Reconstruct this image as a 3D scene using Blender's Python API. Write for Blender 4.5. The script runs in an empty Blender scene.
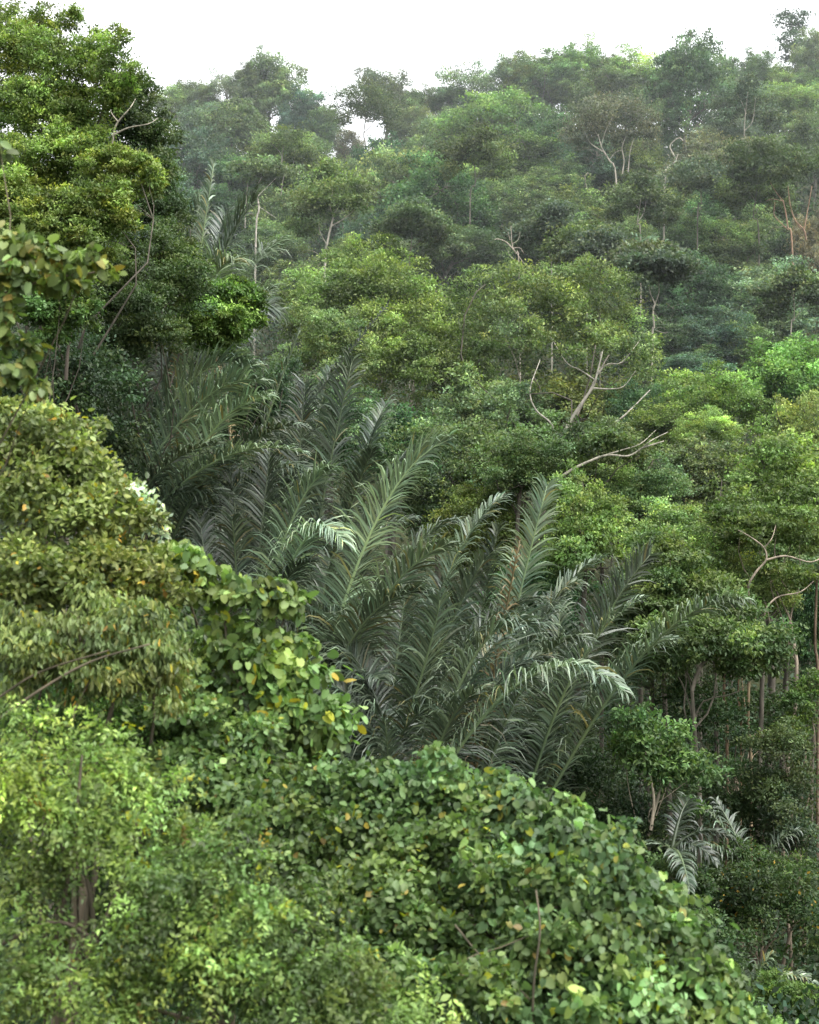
import bpy, math
import numpy as np
from mathutils import Vector

# ------------------------------------------------------------------ basics
F = 1500.0                      # focal length in pixels of an 819 x 1024 frame
CX, CY = 409.5, 512.0
S = bpy.context.scene
COL = S.collection
R = math.radians
UP = np.array([0.0, 0.0, 1.0])


def at(px, py, Y):
    """The point of the place that lies Y metres ahead in the direction (px, py)."""
    return np.array([(px - CX) / F * Y, Y, (CY - py) / F * Y])


def sstep(a, b, x):
    t = np.clip((x - a) / (b - a), 0, 1)
    return t * t * (3 - 2 * t)


GROUND_Y = [-60, 0, 5, 10, 16, 22, 32, 45, 60, 80, 110, 150, 190, 230, 262, 330, 600, 3000]
GROUND_Z = [-1.6, -1.7, -4.5, -7.5, -9.6, -11.5, -13.5, -15.5, -15, -8, 4.5, 21, 37, 52, 57, 45, 10, 0]


def ground(X, Y):
    X = np.asarray(X, float)
    Y = np.asarray(Y, float)
    z = np.interp(Y, GROUND_Y, GROUND_Z)
    far = sstep(90, 220, Y)
    z = z + far * (5.0 * sstep(0, 45, X) - 3.0 * np.exp(-((X + 10) / 14.0) ** 2))
    left = sstep(4, 16, -X) * sstep(20, 34, Y) * (1 - sstep(60, 100, Y))
    z = z + 5.0 * left
    z = z + 0.5 * np.sin(X * 0.31 + Y * 0.12) * np.cos(Y * 0.23 - X * 0.07) * sstep(8, 30, Y)
    z = z + 1.2 * np.sin(X * 0.083 + 1.3) * np.sin(Y * 0.061) * sstep(60, 100, Y)
    return z


# ------------------------------------------------------------------ materials
def new_mat(name):
    m = bpy.data.materials.new(name)
    m.use_nodes = True
    m.node_tree.nodes.clear()
    return m, m.node_tree.nodes, m.node_tree.links


def leaf_mat(name, rough, spec, trans, trans_tint=(1.0, 1.2, 0.6), sheen=0.0):
    m, N, L = new_mat(name)
    out = N.new('ShaderNodeOutputMaterial')
    info = N.new('ShaderNodeObjectInfo')
    att = N.new('ShaderNodeAttribute')
    att.attribute_name = 'tint'
    mul = N.new('ShaderNodeMix'); mul.data_type = 'RGBA'; mul.blend_type = 'MULTIPLY'
    mul.inputs[0].default_value = 1.0
    L.new(info.outputs['Color'], mul.inputs[6])
    L.new(att.outputs['Color'], mul.inputs[7])
    # slow drift of hue over the crown
    geo = N.new('ShaderNodeNewGeometry')
    noi = N.new('ShaderNodeTexNoise')
    noi.inputs['Scale'].default_value = 0.55
    noi.inputs['Detail'].default_value = 3.0
    L.new(geo.outputs['Position'], noi.inputs['Vector'])
    ramp = N.new('ShaderNodeValToRGB')
    ramp.color_ramp.elements[0].position = 0.3
    ramp.color_ramp.elements[0].color = (0.68, 0.84, 0.92, 1)
    ramp.color_ramp.elements[1].position = 0.7
    ramp.color_ramp.elements[1].color = (1.07, 1.17, 1.02, 1)
    L.new(noi.outputs['Fac'], ramp.inputs['Fac'])
    mul2 = N.new('ShaderNodeMix'); mul2.data_type = 'RGBA'; mul2.blend_type = 'MULTIPLY'
    mul2.inputs[0].default_value = 1.0
    L.new(mul.outputs[2], mul2.inputs[6])
    L.new(ramp.outputs['Color'], mul2.inputs[7])
    p = N.new('ShaderNodeBsdfPrincipled')
    p.inputs['Roughness'].default_value = rough
    p.inputs['Specular IOR Level'].default_value = spec
    L.new(mul2.outputs[2], p.inputs['Base Color'])
    tr = N.new('ShaderNodeBsdfTranslucent')
    mul3 = N.new('ShaderNodeMix'); mul3.data_type = 'RGBA'; mul3.blend_type = 'MULTIPLY'
    mul3.inputs[0].default_value = 1.0
    L.new(mul2.outputs[2], mul3.inputs[6])
    mul3.inputs[7].default_value = (*trans_tint, 1)
    L.new(mul3.outputs[2], tr.inputs['Color'])
    mx = N.new('ShaderNodeMixShader')
    mx.inputs[0].default_value = trans
    L.new(p.outputs[0], mx.inputs[1])
    L.new(tr.outputs[0], mx.inputs[2])
    L.new(mx.outputs[0], out.inputs['Surface'])
    return m


def bark_mat(name):
    m, N, L = new_mat(name)
    out = N.new('ShaderNodeOutputMaterial')
    info = N.new('ShaderNodeObjectInfo')
    geo = N.new('ShaderNodeNewGeometry')
    mp = N.new('ShaderNodeMapping')
    mp.inputs['Scale'].default_value = (3, 3, 0.8)
    L.new(geo.outputs['Position'], mp.inputs['Vector'])
    noi = N.new('ShaderNodeTexNoise')
    noi.inputs['Scale'].default_value = 1.6
    noi.inputs['Detail'].default_value = 5
    L.new(mp.outputs[0], noi.inputs['Vector'])
    ramp = N.new('ShaderNodeValToRGB')
    ramp.color_ramp.elements[0].position = 0.35
    ramp.color_ramp.elements[0].color = (0.45, 0.47, 0.42, 1)
    ramp.color_ramp.elements[1].position = 0.62
    ramp.color_ramp.elements[1].color = (1.15, 1.12, 1.05, 1)
    L.new(noi.outputs['Fac'], ramp.inputs['Fac'])
    mul = N.new('ShaderNodeMix'); mul.data_type = 'RGBA'; mul.blend_type = 'MULTIPLY'
    mul.inputs[0].default_value = 1.0
    L.new(info.outputs['Color'], mul.inputs[6])
    L.new(ramp.outputs['Color'], mul.inputs[7])
    p = N.new('ShaderNodeBsdfPrincipled')
    p.inputs['Roughness'].default_value = 0.85
    p.inputs['Specular IOR Level'].default_value = 0.2
    L.new(mul.outputs[2], p.inputs['Base Color'])
    L.new(p.outputs[0], out.inputs['Surface'])
    return m


def soil_mat():
    m, N, L = new_mat('leaf_litter')
    out = N.new('ShaderNodeOutputMaterial')
    geo = N.new('ShaderNodeNewGeometry')
    noi = N.new('ShaderNodeTexNoise')
    noi.inputs['Scale'].default_value = 0.8
    noi.inputs['Detail'].default_value = 8
    L.new(geo.outputs['Position'], noi.inputs['Vector'])
    ramp = N.new('ShaderNodeValToRGB')
    ramp.color_ramp.elements[0].position = 0.35
    ramp.color_ramp.elements[0].color = (0.018, 0.022, 0.01, 1)
    ramp.color_ramp.elements[1].position = 0.7
    ramp.color_ramp.elements[1].color = (0.05, 0.055, 0.025, 1)
    L.new(noi.outputs['Fac'], ramp.inputs['Fac'])
    p = N.new('ShaderNodeBsdfPrincipled')
    p.inputs['Roughness'].default_value = 0.95
    p.inputs['Specular IOR Level'].default_value = 0.1
    L.new(ramp.outputs['Color'], p.inputs['Base Color'])
    L.new(p.outputs[0], out.inputs['Surface'])
    return m


LEAF = leaf_mat('leaf', 0.55, 0.3, 0.34)
LEAF_NEAR = leaf_mat('leaf_near', 0.48, 0.38, 0.36)
FROND = leaf_mat('palm_leaflet', 0.42, 0.6, 0.2, (1.0, 1.1, 0.7))
BARK = bark_mat('bark')
SOIL = soil_mat()


# ------------------------------------------------------------------ mesh helpers
def link(o, parent=None):
    COL.objects.link(o)
    if parent is not None:
        o.parent = parent
    return o


def raw_mesh(name, V, faces_sizes, loops, mat, tint=None):
    me = bpy.data.meshes.new(name)
    V = np.asarray(V, np.float32)
    loops = np.asarray(loops, np.int32)
    faces_sizes = np.asarray(faces_sizes, np.int32)
    me.vertices.add(len(V))
    me.vertices.foreach_set('co', V.ravel())
    me.loops.add(len(loops))
    me.loops.foreach_set('vertex_index', loops)
    me.polygons.add(len(faces_sizes))
    starts = np.concatenate([[0], np.cumsum(faces_sizes)[:-1]]).astype(np.int32)
    me.polygons.foreach_set('loop_start', starts)
    try:
        me.polygons.foreach_set('loop_total', faces_sizes)
    except Exception:
        pass
    if tint is not None:
        a = me.attributes.new('tint', 'FLOAT_COLOR', 'POINT')
        c = np.ones((len(V), 4), np.float32)
        c[:, :3] = tint
        a.data.foreach_set('color', c.ravel())
    me.materials.append(mat)
    me.update(calc_edges=True)
    return me


def norm(a):
    return a / np.maximum(np.linalg.norm(a, axis=-1, keepdims=True), 1e-9)


# leaf outlines: (side, along, lift)
T_QUAD = (np.array([[0, 0, 0], [.5, .45, .03], [0, 1, -.06], [-.5, .45, .03]]), [[0, 1, 2, 3]])
T_HEART = (np.array([[0, 0, 0], [0, .5, -.03], [0, 1.02, -.14],
                     [.26, -.14, .05], [.5, .06, .06], [.54, .36, .05], [.38, .76, -.02],
                     [-.26, -.14, .05], [-.5, .06, .06], [-.54, .36, .05], [-.38, .76, -.02]]),
           [[0, 3, 4, 5, 1], [1, 5, 6, 2], [0, 1, 9, 8, 7], [1, 2, 10, 9]])
T_OVAL = (np.array([[0, 0, 0], [0, .5, -.04], [0, 1.0, -.12],
                    [.36, .22, .05], [.46, .5, .05], [.26, .8, -.01],
                    [-.36, .22, .05], [-.46, .5, .05], [-.26, .8, -.01]]),
          [[0, 3, 4, 1], [1, 4, 5, 2], [0, 1, 7, 6], [1, 2, 8, 7]])
T_LANCE = (np.array([[0, 0, 0], [.5, .4, .02], [0, 1, -.12], [-.5, .4, .02]]), [[0, 1, 2, 3]])


def leaves_mesh(name, P, T, Nn, Ln, Wd, tint, template, mat):
    """One mesh of many leaves: P base points, T tip directions, Nn upper-side normals."""
    tv, tf = template
    T = norm(T)
    Sd = norm(np.cross(T, Nn))
    Nn = np.cross(Sd, T)
    k = len(tv)
    n = len(P)
    V = (P[:, None, :] + Sd[:, None, :] * (tv[None, :, 0, None] * Wd[:, None, None])
         + T[:, None, :] * (tv[None, :, 1, None] * Ln[:, None, None])
         + Nn[:, None, :] * (tv[None, :, 2, None] * Ln[:, None, None])).reshape(-1, 3)
    flat = np.concatenate([np.array(f) for f in tf])
    loops = (np.arange(n)[:, None] * k + flat[None, :]).ravel()
    sizes = np.tile([len(f) for f in tf], n)
    tt = np.repeat(tint, k, axis=0)
    return raw_mesh(name, V, sizes, loops, mat, tt)


class Tubes:
    def __init__(self):
        self.V, self.L, self.S, self.n = [], [], [], 0

    def add(self, pts, rad, sides=6):
        pts = np.asarray(pts, float)
        rad = np.asarray(rad, float)
        tan = norm(np.gradient(pts, axis=0))
        ref = np.where(np.abs(tan[:, 2:3]) > .93, np.array([[1., 0, 0]]), np.array([[0., 0, 1.]]))
        a = norm(np.cross(tan, ref))
        for i in range(1, len(a)):          # keep the rings from flipping over
            v = a[i - 1] - tan[i] * np.dot(a[i - 1], tan[i])
            if np.linalg.norm(v) > 1e-3:
                a[i] = v / np.linalg.norm(v)
        b = np.cross(tan, a)
        ang = np.linspace(0, 2 * np.pi, sides, endpoint=False)
        ring = a[:, None, :] * np.cos(ang)[None, :, None] + b[:, None, :] * np.sin(ang)[None, :, None]
        V = (pts[:, None, :] + ring * rad[:, None, None]).reshape(-1, 3)
        m = len(pts)
        for i in range(m - 1):
            for j in range(sides):
                j2 = (j + 1) % sides
                self.L += [self.n + i * sides + j, self.n + i * sides + j2, self.n + (i + 1) * sides + j2, self.n + (i + 1) * sides + j]
                self.S.append(4)
        self.L += [self.n + (m - 1) * sides + j for j in range(sides)]
        self.S.append(sides)
        self.V.append(V)
        self.n += len(V)

    def verts(self):
        return np.concatenate(self.V)

    def mesh(self, name, mat=None, V=None):
        me = raw_mesh(name, self.verts() if V is None else V, self.S, self.L, mat or BARK)
        me.polygons.foreach_set('use_smooth', np.ones(len(self.S), bool))
        return me


def bez(p0, p1, p2, n=8):
    t = np.linspace(0, 1, n)[:, None]
    return (1 - t) ** 2 * np.asarray(p0) + 2 * t * (1 - t) * np.asarray(p1) + t ** 2 * np.asarray(p2)


def wob(rng, pts, amp):
    n = len(pts)
    t = np.linspace(0, 1, n)[:, None]
    amp = np.asarray(amp) * 1.6
    w = np.sin(np.pi * t) * rng.normal(0, 1, 3) * amp + np.sin(2 * np.pi * t) * rng.normal(0, .8, 3) * amp + np.sin(3 * np.pi * t) * rng.normal(0, .45, 3) * amp
    return pts + w


def thing(name, loc, label, cat, group=None):
    o = bpy.data.objects.new(name, None)
    o.empty_display_size = 0.5
    o.location = [float(v) for v in loc]
    o['label'] = label
    o['category'] = cat
    if group:
        o['group'] = group
    return link(o)


def part(name, me, parent, color, label=None):
    o = bpy.data.objects.new(name, me)
    o.color = (*color, 1)
    if label:
        o['label'] = label
    return link(o, parent)


# ------------------------------------------------------------------ foliage
def auto_boughs(rng, style, n):
    """Bough ellipsoids of a crown that fills about -1..1 in each direction."""
    if style == 'dome':
        d = norm(rng.normal(size=(n * 3, 3)) + [0, 0, .1])
        d = d[d[:, 2] > -.85][:n]
        f = rng.normal(0, 1.7, (3, 3))
        lump = .80 + .16 * np.sin(d @ f[0] + 1) + .10 * np.sin(1.9 * (d @ f[1]))
        c = d * lump[:, None] * rng.uniform(.55, 1.0, (len(d), 1))
        r = rng.uniform(.11, .30, (len(c), 1)) * np.stack([np.ones(len(c)), np.ones(len(c)), rng.uniform(.65, 1.15, len(c))], 1)
        e = norm(rng.normal(size=(26, 3)) + [0, 0, .35])
        fe = .80 + .16 * np.sin(e @ f[0] + 1) + .10 * np.sin(1.9 * (e @ f[1]))
        c = np.vstack([c, e * fe[:, None] * rng.uniform(1.05, 1.28, (26, 1))])
        r = np.vstack([r, np.repeat(rng.uniform(.06, .13, (26, 1)), 3, 1)])
    elif style == 'umbrella':
        q = np.sqrt(rng.uniform(0, 1, n)) * .84
        a = rng.uniform(0, 6.283, n)
        c = np.stack([q * np.cos(a), q * np.sin(a), .55 - .8 * q ** 2 + rng.normal(0, .2, n)], 1)
        r = rng.uniform(.13, .30, (n, 1)) * [1, 1, .95]
    elif style == 'sparse':
        d = norm(rng.normal(size=(n * 3, 3)) + [0, 0, .2])
        d = d[d[:, 2] > -.6][:n]
        c = d * rng.uniform(.25, .95, (len(d), 1))
        r = rng.uniform(.13, .27, (len(c), 1)) * [1, 1, .8]
    elif style == 'tall':
        z = rng.uniform(-.85, .82, n)
        w = np.sqrt(np.maximum(.05, 1 - np.abs(z) ** 2.2))
        a = rng.uniform(0, 6.283, n)
        q = rng.uniform(.35, .75, n) * w
        c = np.stack([q * np.cos(a), q * np.sin(a), z], 1)
        r = rng.uniform(.2, .38, (n, 1)) * [1, 1, .6]
    elif style == 'layered':
        z = rng.choice([-.55, -.2, .15, .5, .75], n) + rng.normal(0, .06, n)
        w = np.sqrt(np.maximum(.08, 1 - np.maximum(z, -.2) ** 2))
        a = rng.uniform(0, 6.283, n)
        q = np.sqrt(rng.uniform(.05, 1, n)) * .82 * w
        c = np.stack([q * np.cos(a), q * np.sin(a), z], 1)
        r = rng.uniform(.2, .36, (n, 1)) * [1, 1, .55]
    else:                                     # 'ragged': uneven, leaning, with a few outliers
        d = norm(rng.normal(size=(n * 3, 3)) + [.2, 0, .15])
        d = d[d[:, 2] > -.8][:n]
        f = rng.normal(0, 2.2, (3, 3))
        lump = .78 + .20 * np.sin(d @ f[0] + 1) + .16 * np.sin(1.9 * (d @ f[1]))
        c = d * lump[:, None] * rng.uniform(.3, 1.05, (len(d), 1))
        r = rng.uniform(.10, .27, (len(c), 1)) * [1, 1, .9]
    return c, r


def bough_leaves(rng, C, Rr, total, leaf, ratio=.55, cl=20, spread=.3, upw=.6, droop=.15, jit=.65,
                 tvar=.22, hue=.08, fill=.15, lsize=None):
    """Leaf set for boughs at C with radii Rr: twig clusters over each bough's shell, leaves round each twig."""
    vol = np.prod(Rr, 1) ** (2 / 3)
    cnt = np.maximum(3, (total * vol / vol.sum())).astype(int)
    P, T, Nn, TI = [], [], [], []
    for c, r, m in zip(C, Rr, cnt):
        k = max(4, int(cl * rng.uniform(.8, 1.2)))
        d = norm(rng.normal(size=(k, 3)) + [0, 0, .45])
        rad = np.where(rng.uniform(size=k) < fill, rng.uniform(.2, .7, k), rng.uniform(.75, 1.12, k))
        cc = c + d * r * rad[:, None]
        cb = np.exp(rng.normal(0, tvar, k)) * (.86 + .2 * np.clip(d[:, 2], -.5, 1))  # top-lit look put into the tint: higher clusters lighter
        ch = rng.normal(0, hue, k)
        bb = math.exp(rng.normal(0, tvar * .9))
        bh = rng.normal(0, hue * .6)
        idx = rng.integers(0, k, m)
        g = rng.normal(size=(m, 3))
        gz = g[:, 2].copy()
        g = g * (r * spread) * (.6 + .8 * rng.uniform(size=(k, 1)))[idx]
        g[:, 2] *= .55
        p = cc[idx] + g
        out = norm(p - c)
        nn = norm(out * .55 + UP * upw + rng.normal(size=(m, 3)) * jit)
        t = norm(out * .6 + rng.normal(size=(m, 3)) * .7 - UP * droop)
        b = bb * cb[idx] * np.exp(rng.normal(0, .12, m)) * (1 + .13 * np.clip(gz, -1.5, 1.8))  # highlight put into the tint, like new leaves: cluster tops lighter, bottoms darker
        h = bh + ch[idx] + rng.normal(0, .03, m) + .03 * np.clip(gz, -1.5, 1.8)
        h = np.clip(h, -.09, .3)
        P.append(p); T.append(t); Nn.append(nn)
        TI.append(np.stack([b * (1 + h), b, b * (1 - 1.2 * h)], 1))
    P, T, Nn, TI = map(np.concatenate, (P, T, Nn, TI))
    n = len(P)
    Ln = leaf * (rng.uniform(.65, 1.3, n) if lsize is None else rng.uniform(*lsize, n) ** 1.0)
    return P, T, Nn, Ln, Ln * ratio * rng.uniform(.8, 1.15, n), np.clip(TI, .05, 3)


def limb_tubes(rng, C, top, r0, bottom, crook=.05, prim=6, side=6, sec=True):
    """Trunk from bottom to top and limbs that fork out to the boughs."""
    tb = Tubes()
    bottom, top = np.asarray(bottom, float), np.asarray(top, float)
    H = np.linalg.norm(top - bottom)
    n = 9
    path = bottom + (top - bottom) * np.linspace(0, 1, n)[:, None]
    path = wob(rng, path, H * crook * .35 * np.array([1, 1, 0]))
    rr = r0 * np.linspace(1.25, .72, n)
    rr[0] = r0 * 1.7
    tb.add(path, rr, side + 1)
    prim = min(prim, len(C))
    ids = [int(rng.integers(len(C)))]
    for _ in range(prim - 1):
        dist = np.min(np.linalg.norm(C[:, None] - C[ids][None], axis=2), axis=1)
        ids.append(int(np.argmax(dist * rng.uniform(.7, 1, len(C)))))
    paths = []
    for i in ids:
        f = rng.uniform(.78, 1.0)
        p0 = path[0] + (path[-1] - path[0]) * f
        k = int(round(f * (n - 1)))
        p0 = path[k]
        p2 = C[i]
        mid = p0 + (p2 - p0) * .45 + UP * .12 * np.linalg.norm(p2 - p0) * rng.uniform(-.2, 1.2)
        L = np.linalg.norm(p2 - p0)
        q = wob(rng, bez(p0, mid, p2, 9), L * crook)
        tb.add(q, r0 * np.linspace(.5, .12, 9) * rng.uniform(.7, 1.1), side)
        paths.append(q)
    if sec:
        allp = np.concatenate(paths)
        lid = np.concatenate([np.arange(9)] * len(paths))
        ok = (lid > 1) & (lid < 8)
        src = allp[ok]
        sl = lid[ok]
        for j in range(len(C)):
            if j in ids:
                continue
            k = int(np.argmin(np.linalg.norm(src - C[j], axis=1) + rng.uniform(0, .1, len(src))))
            p0 = src[k]
            L = np.linalg.norm(C[j] - p0)
            mid = p0 + (C[j] - p0) * .5 + rng.normal(0, L * .12, 3)
            tb.add(wob(rng, bez(p0, mid, C[j], 6), L * crook * .45), r0 * (.5 - .047 * sl[k]) * .5 * np.linspace(1, .25, 6), max(4, side - 1))
    return tb


# prototypes of the forest trees -------------------------------------------------
PROTO = {}


def proto(style, i):
    key = (style, i)
    if key in PROTO:
        return PROTO[key]
    rng = np.random.default_rng(1000 + 37 * i + sum(map(ord, style)))
    n = {'dome': 95, 'umbrella': 60, 'sparse': 46, 'tall': 46, 'layered': 60, 'ragged': 80}[style]
    C, Rr = auto_boughs(rng, style, n)
    tot = {'dome': 36000, 'umbrella': 24000, 'sparse': 8500, 'tall': 18000, 'layered': 25000, 'ragged': 28000}[style]
    P, T, Nn, Ln, Wd, TI = bough_leaves(rng, C, Rr, tot, .05, .6, cl=15, spread=.34 if style == 'sparse' else .27, tvar=.28, hue=.08, fill=.3, upw=.45, jit=.75)
    crown = leaves_mesh('crown_' + style, P, T, Nn, Ln, Wd, TI, T_QUAD, LEAF)
    top = np.array([0, 0, {'umbrella': -.1, 'sparse': -.15, 'layered': .3, 'tall': .2}.get(style, -.3)])
    tb = limb_tubes(rng, C, top, .05, (rng.normal(0, .12), rng.normal(0, .12), -2.0), crook=.055)
    PROTO[key] = (crown, tb)
    return PROTO[key]


NAMES = {}


def forest_tree(px, py, hw, hh, col, style, i, label, Y=None, bark=(.2, .19, .16), cat='tree', name='forest_tree',
                group='trees of the forested hillside', rot=None, clear=1.0, trunk_w=1.0):
    """A tree whose crown is centred in direction (px, py); hw, hh: half its width and height in pixels."""
    if Y is None:
        for Y in np.arange(88, 236, 1.0):
            p = at(px, py, Y)
            if p[2] - ground(p[0], Y) <= clear * (1.5 * hh * Y / F + 2.2):
                break
    crng = np.random.default_rng(int(px * 3 + py * 11))
    lift = crng.uniform(1.1, 2.0)
    col = tuple(np.clip(np.array(col) * lift * crng.normal(1, .05, 3), 0, 1))
    p = at(px, py, Y)
    sx, sz = hw * Y / F, hh * Y / F
    g = float(ground(p[0], Y))
    root = thing(name, (p[0], Y, g), label, cat, group)
    crown, tb = proto(style, i)
    rng = np.random.default_rng(int(px * 7 + py * 13))
    rz = rng.uniform(0, 6.283) if rot is None else rot
    dz = p[2] - g
    o = part('crown', crown, root, col)
    o.location = (0, 0, dz); o.scale = (sx, sx, sz); o.rotation_euler = (0, 0, rz)
    V = tb.verts().copy()
    low = V[:, 2] < -.75
    depth = max(dz / sz + .15, .9)
    V[low, 2] = -.75 - (-.75 - V[low, 2]) / 1.25 * (depth - .75)
    t = part('trunk', tb.mesh('trunk', V=V), root, bark)
    t.location = (0, 0, dz); t.scale = (sx * trunk_w, sx * trunk_w, sz); t.rotation_euler = (0, 0, rz)
    if trunk_w != 1.0:
        t.scale = (sx, sx, sz)
    return root


def bough_tree(name, label, cat, boughs, col, leaf, total, template=T_OVAL, base=None, ratio=.6, mat=None, bark=(.13, .11, .08),
               trunk_r=.1, seed=0, group=None, top=None, limbs=None, tint_fn=None, leaf_kw=None, crook=.03, sub=3, sec=True, prim=6,
               crown_name='crown', limb_col=None):
    """A tree or shrub built from boughs given as (px, py, Y, half width px[, half height px])."""
    rng = np.random.default_rng(seed + 5)
    C, Rr = [], []
    for b in boughs:
        px, py, Y, rx = b[:4]
        ry = (b[4] if len(b) > 4 else rx * .75) * 1.2
        c = at(px, py, Y)
        r = np.array([rx, rx, ry]) * Y / F
        C.append(c); Rr.append(r * rng.uniform(.7, .95, 3))
        for _ in range(sub + 2):                    # break each bough into smaller ones
            d = norm(rng.normal(size=3))
            q = float(rng.uniform(.25, .55)) * (r[0] * .5 + r[2] * .5)
            C.append(c + d * r * rng.uniform(.5, 1.2)); Rr.append(np.array([q, q, q * rng.uniform(.65, 1.0)]))
    C, Rr = np.array(C), np.array(Rr)
    if base is None:
        m = C.mean(0)
        base = (m[0], m[1])
    g = float(ground(base[0], base[1]))
    o = np.array([base[0], base[1], g])
    root = thing(name, o, label, cat, group)
    C = C - o
    kw = dict(cl=14, spread=.36)
    kw.update(leaf_kw or {})
    P, T, Nn, Ln, Wd, TI = bough_leaves(rng, C, Rr, total, leaf, ratio, **kw)
    if tint_fn:
        TI = tint_fn(rng, P, TI)
    part(crown_name, leaves_mesh(crown_name, P, T, Nn, Ln, Wd, TI, template, mat or LEAF_NEAR), root, col)
    if top is None:
        m = C.mean(0)
        top = np.array([m[0] * .6, m[1] * .6, m[2] * .72])
    else:
        top = at(*top) - o
    tb = limb_tubes(rng, C[::3 + sub] if len(boughs) > 3 else C, top, trunk_r, (0, 0, -.3), crook=crook, sec=sec, prim=prim)
    for path, r0, r1 in (limbs or []):
        q = smooth_path(np.array([at(*p) for p in path]) - o)
        lt = Tubes()
        lt.add(q, np.linspace(r0, r1, len(q)), 7)
        part('branch', lt.mesh('branch'), root, limb_col or bark, 'bare pale branch' if limb_col else None)
    part('trunk', tb.mesh('trunk'), root, bark)
    return root


def smooth_path(q, k=4):
    """Catmull-Rom through the points."""
    q = np.asarray(q, float)
    if len(q) < 3:
        return q[0] + (q[-1] - q[0]) * np.linspace(0, 1, 5)[:, None]
    e = np.vstack([2 * q[0] - q[1], q, 2 * q[-1] - q[-2]])
    out = []
    for i in range(1, len(e) - 2):
        for t in np.linspace(0, 1, k, endpoint=False):
            a, b, c, d = e[i - 1], e[i], e[i + 1], e[i + 2]
            out.append(.5 * ((2 * b) + (c - a) * t + (2 * a - 5 * b + 4 * c - d) * t * t + (3 * b - a - 3 * c + d) * t ** 3))
    out.append(q[-1])
    return np.array(out)


# colour classes (base colours of foliage)
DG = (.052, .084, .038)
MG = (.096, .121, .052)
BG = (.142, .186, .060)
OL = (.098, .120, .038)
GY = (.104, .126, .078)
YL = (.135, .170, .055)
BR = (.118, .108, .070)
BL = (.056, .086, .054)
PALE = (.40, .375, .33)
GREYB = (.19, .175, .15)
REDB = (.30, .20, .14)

# ------------------------------------------------------------------ ground
nx, ny = 141, 190
ys = np.concatenate([np.linspace(-60, 300, 150), np.linspace(310, 3000, 40)])
us = np.linspace(-1, 1, nx)
VX, VY = [], []
for y in ys:
    w = 120 + max(0, y) * .9
    VX.append(us * w); VY.append(np.full(nx, y))
VX, VY = np.array(VX), np.array(VY)
VZ = ground(VX, VY)
idx = np.arange(nx * ny).reshape(ny, nx)
quads = np.stack([idx[:-1, :-1], idx[:-1, 1:], idx[1:, 1:], idx[1:, :-1]], -1).reshape(-1, 4)
gm = raw_mesh('ground', np.stack([VX, VY, VZ], -1).reshape(-1, 3), np.full(len(quads), 4), quads.ravel(), SOIL)
gm.polygons.foreach_set('use_smooth', np.ones(len(quads), bool))
go = link(bpy.data.objects.new('ground', gm)); go['kind'] = 'structure'

# ------------------------------------------------------------------ undergrowth (uncountable)
def undergrowth():
    rng = np.random.default_rng(4)
    n = 9500
    Y = np.concatenate([rng.uniform(24, 75, 4200), 75 + (rng.uniform(0, 1, n - 4200) ** .8) * 165])
    X = rng.uniform(-1, 1, n) * (.30 * Y + 6)
    hgt = rng.uniform(.3, 1.0, n) * np.where(Y > 75, 3.2, 2.6)
    rad = rng.uniform(.7, 1.5, n) * np.where(Y > 75, 1.9, 1.15)
    C = np.stack([X, Y, ground(X, Y) + hgt * .7], 1)
    m = 40
    d = norm(rng.normal(size=(n, m, 3)) + [0, 0, .5])
    P = (C[:, None] + d * rad[:, None, None] * rng.uniform(.6, 1.1, (n, m, 1))).reshape(-1, 3)
    out = d.reshape(-1, 3)
    k = len(P)
    Nn = norm(out * .5 + UP * .8 + rng.normal(size=(k, 3)) * .5)
    T = out * .6 + rng.normal(size=(k, 3)) * .7
    Yr = np.repeat(Y, m)
    Ln = (.16 + Yr * .0016) * rng.uniform(.7, 1.3, k)
    b = np.repeat(np.exp(rng.normal(0, .3, n)), m) * np.exp(rng.normal(0, .12, k))
    h = np.repeat(rng.normal(0, .1, n), m)
    me = leaves_mesh('undergrowth', P, T, Nn, Ln, Ln * .6, np.stack([b * (1 + h), b, b * (1 - h)], 1), T_QUAD, LEAF)
    o = bpy.data.objects.new('undergrowth', me)
    o.color = (.036, .056, .025, 1)
    o['kind'] = 'stuff'
    o['label'] = 'dark leafy undergrowth covering the forest floor between the trunks'
    o['category'] = 'undergrowth'
    link(o)


undergrowth()

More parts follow.
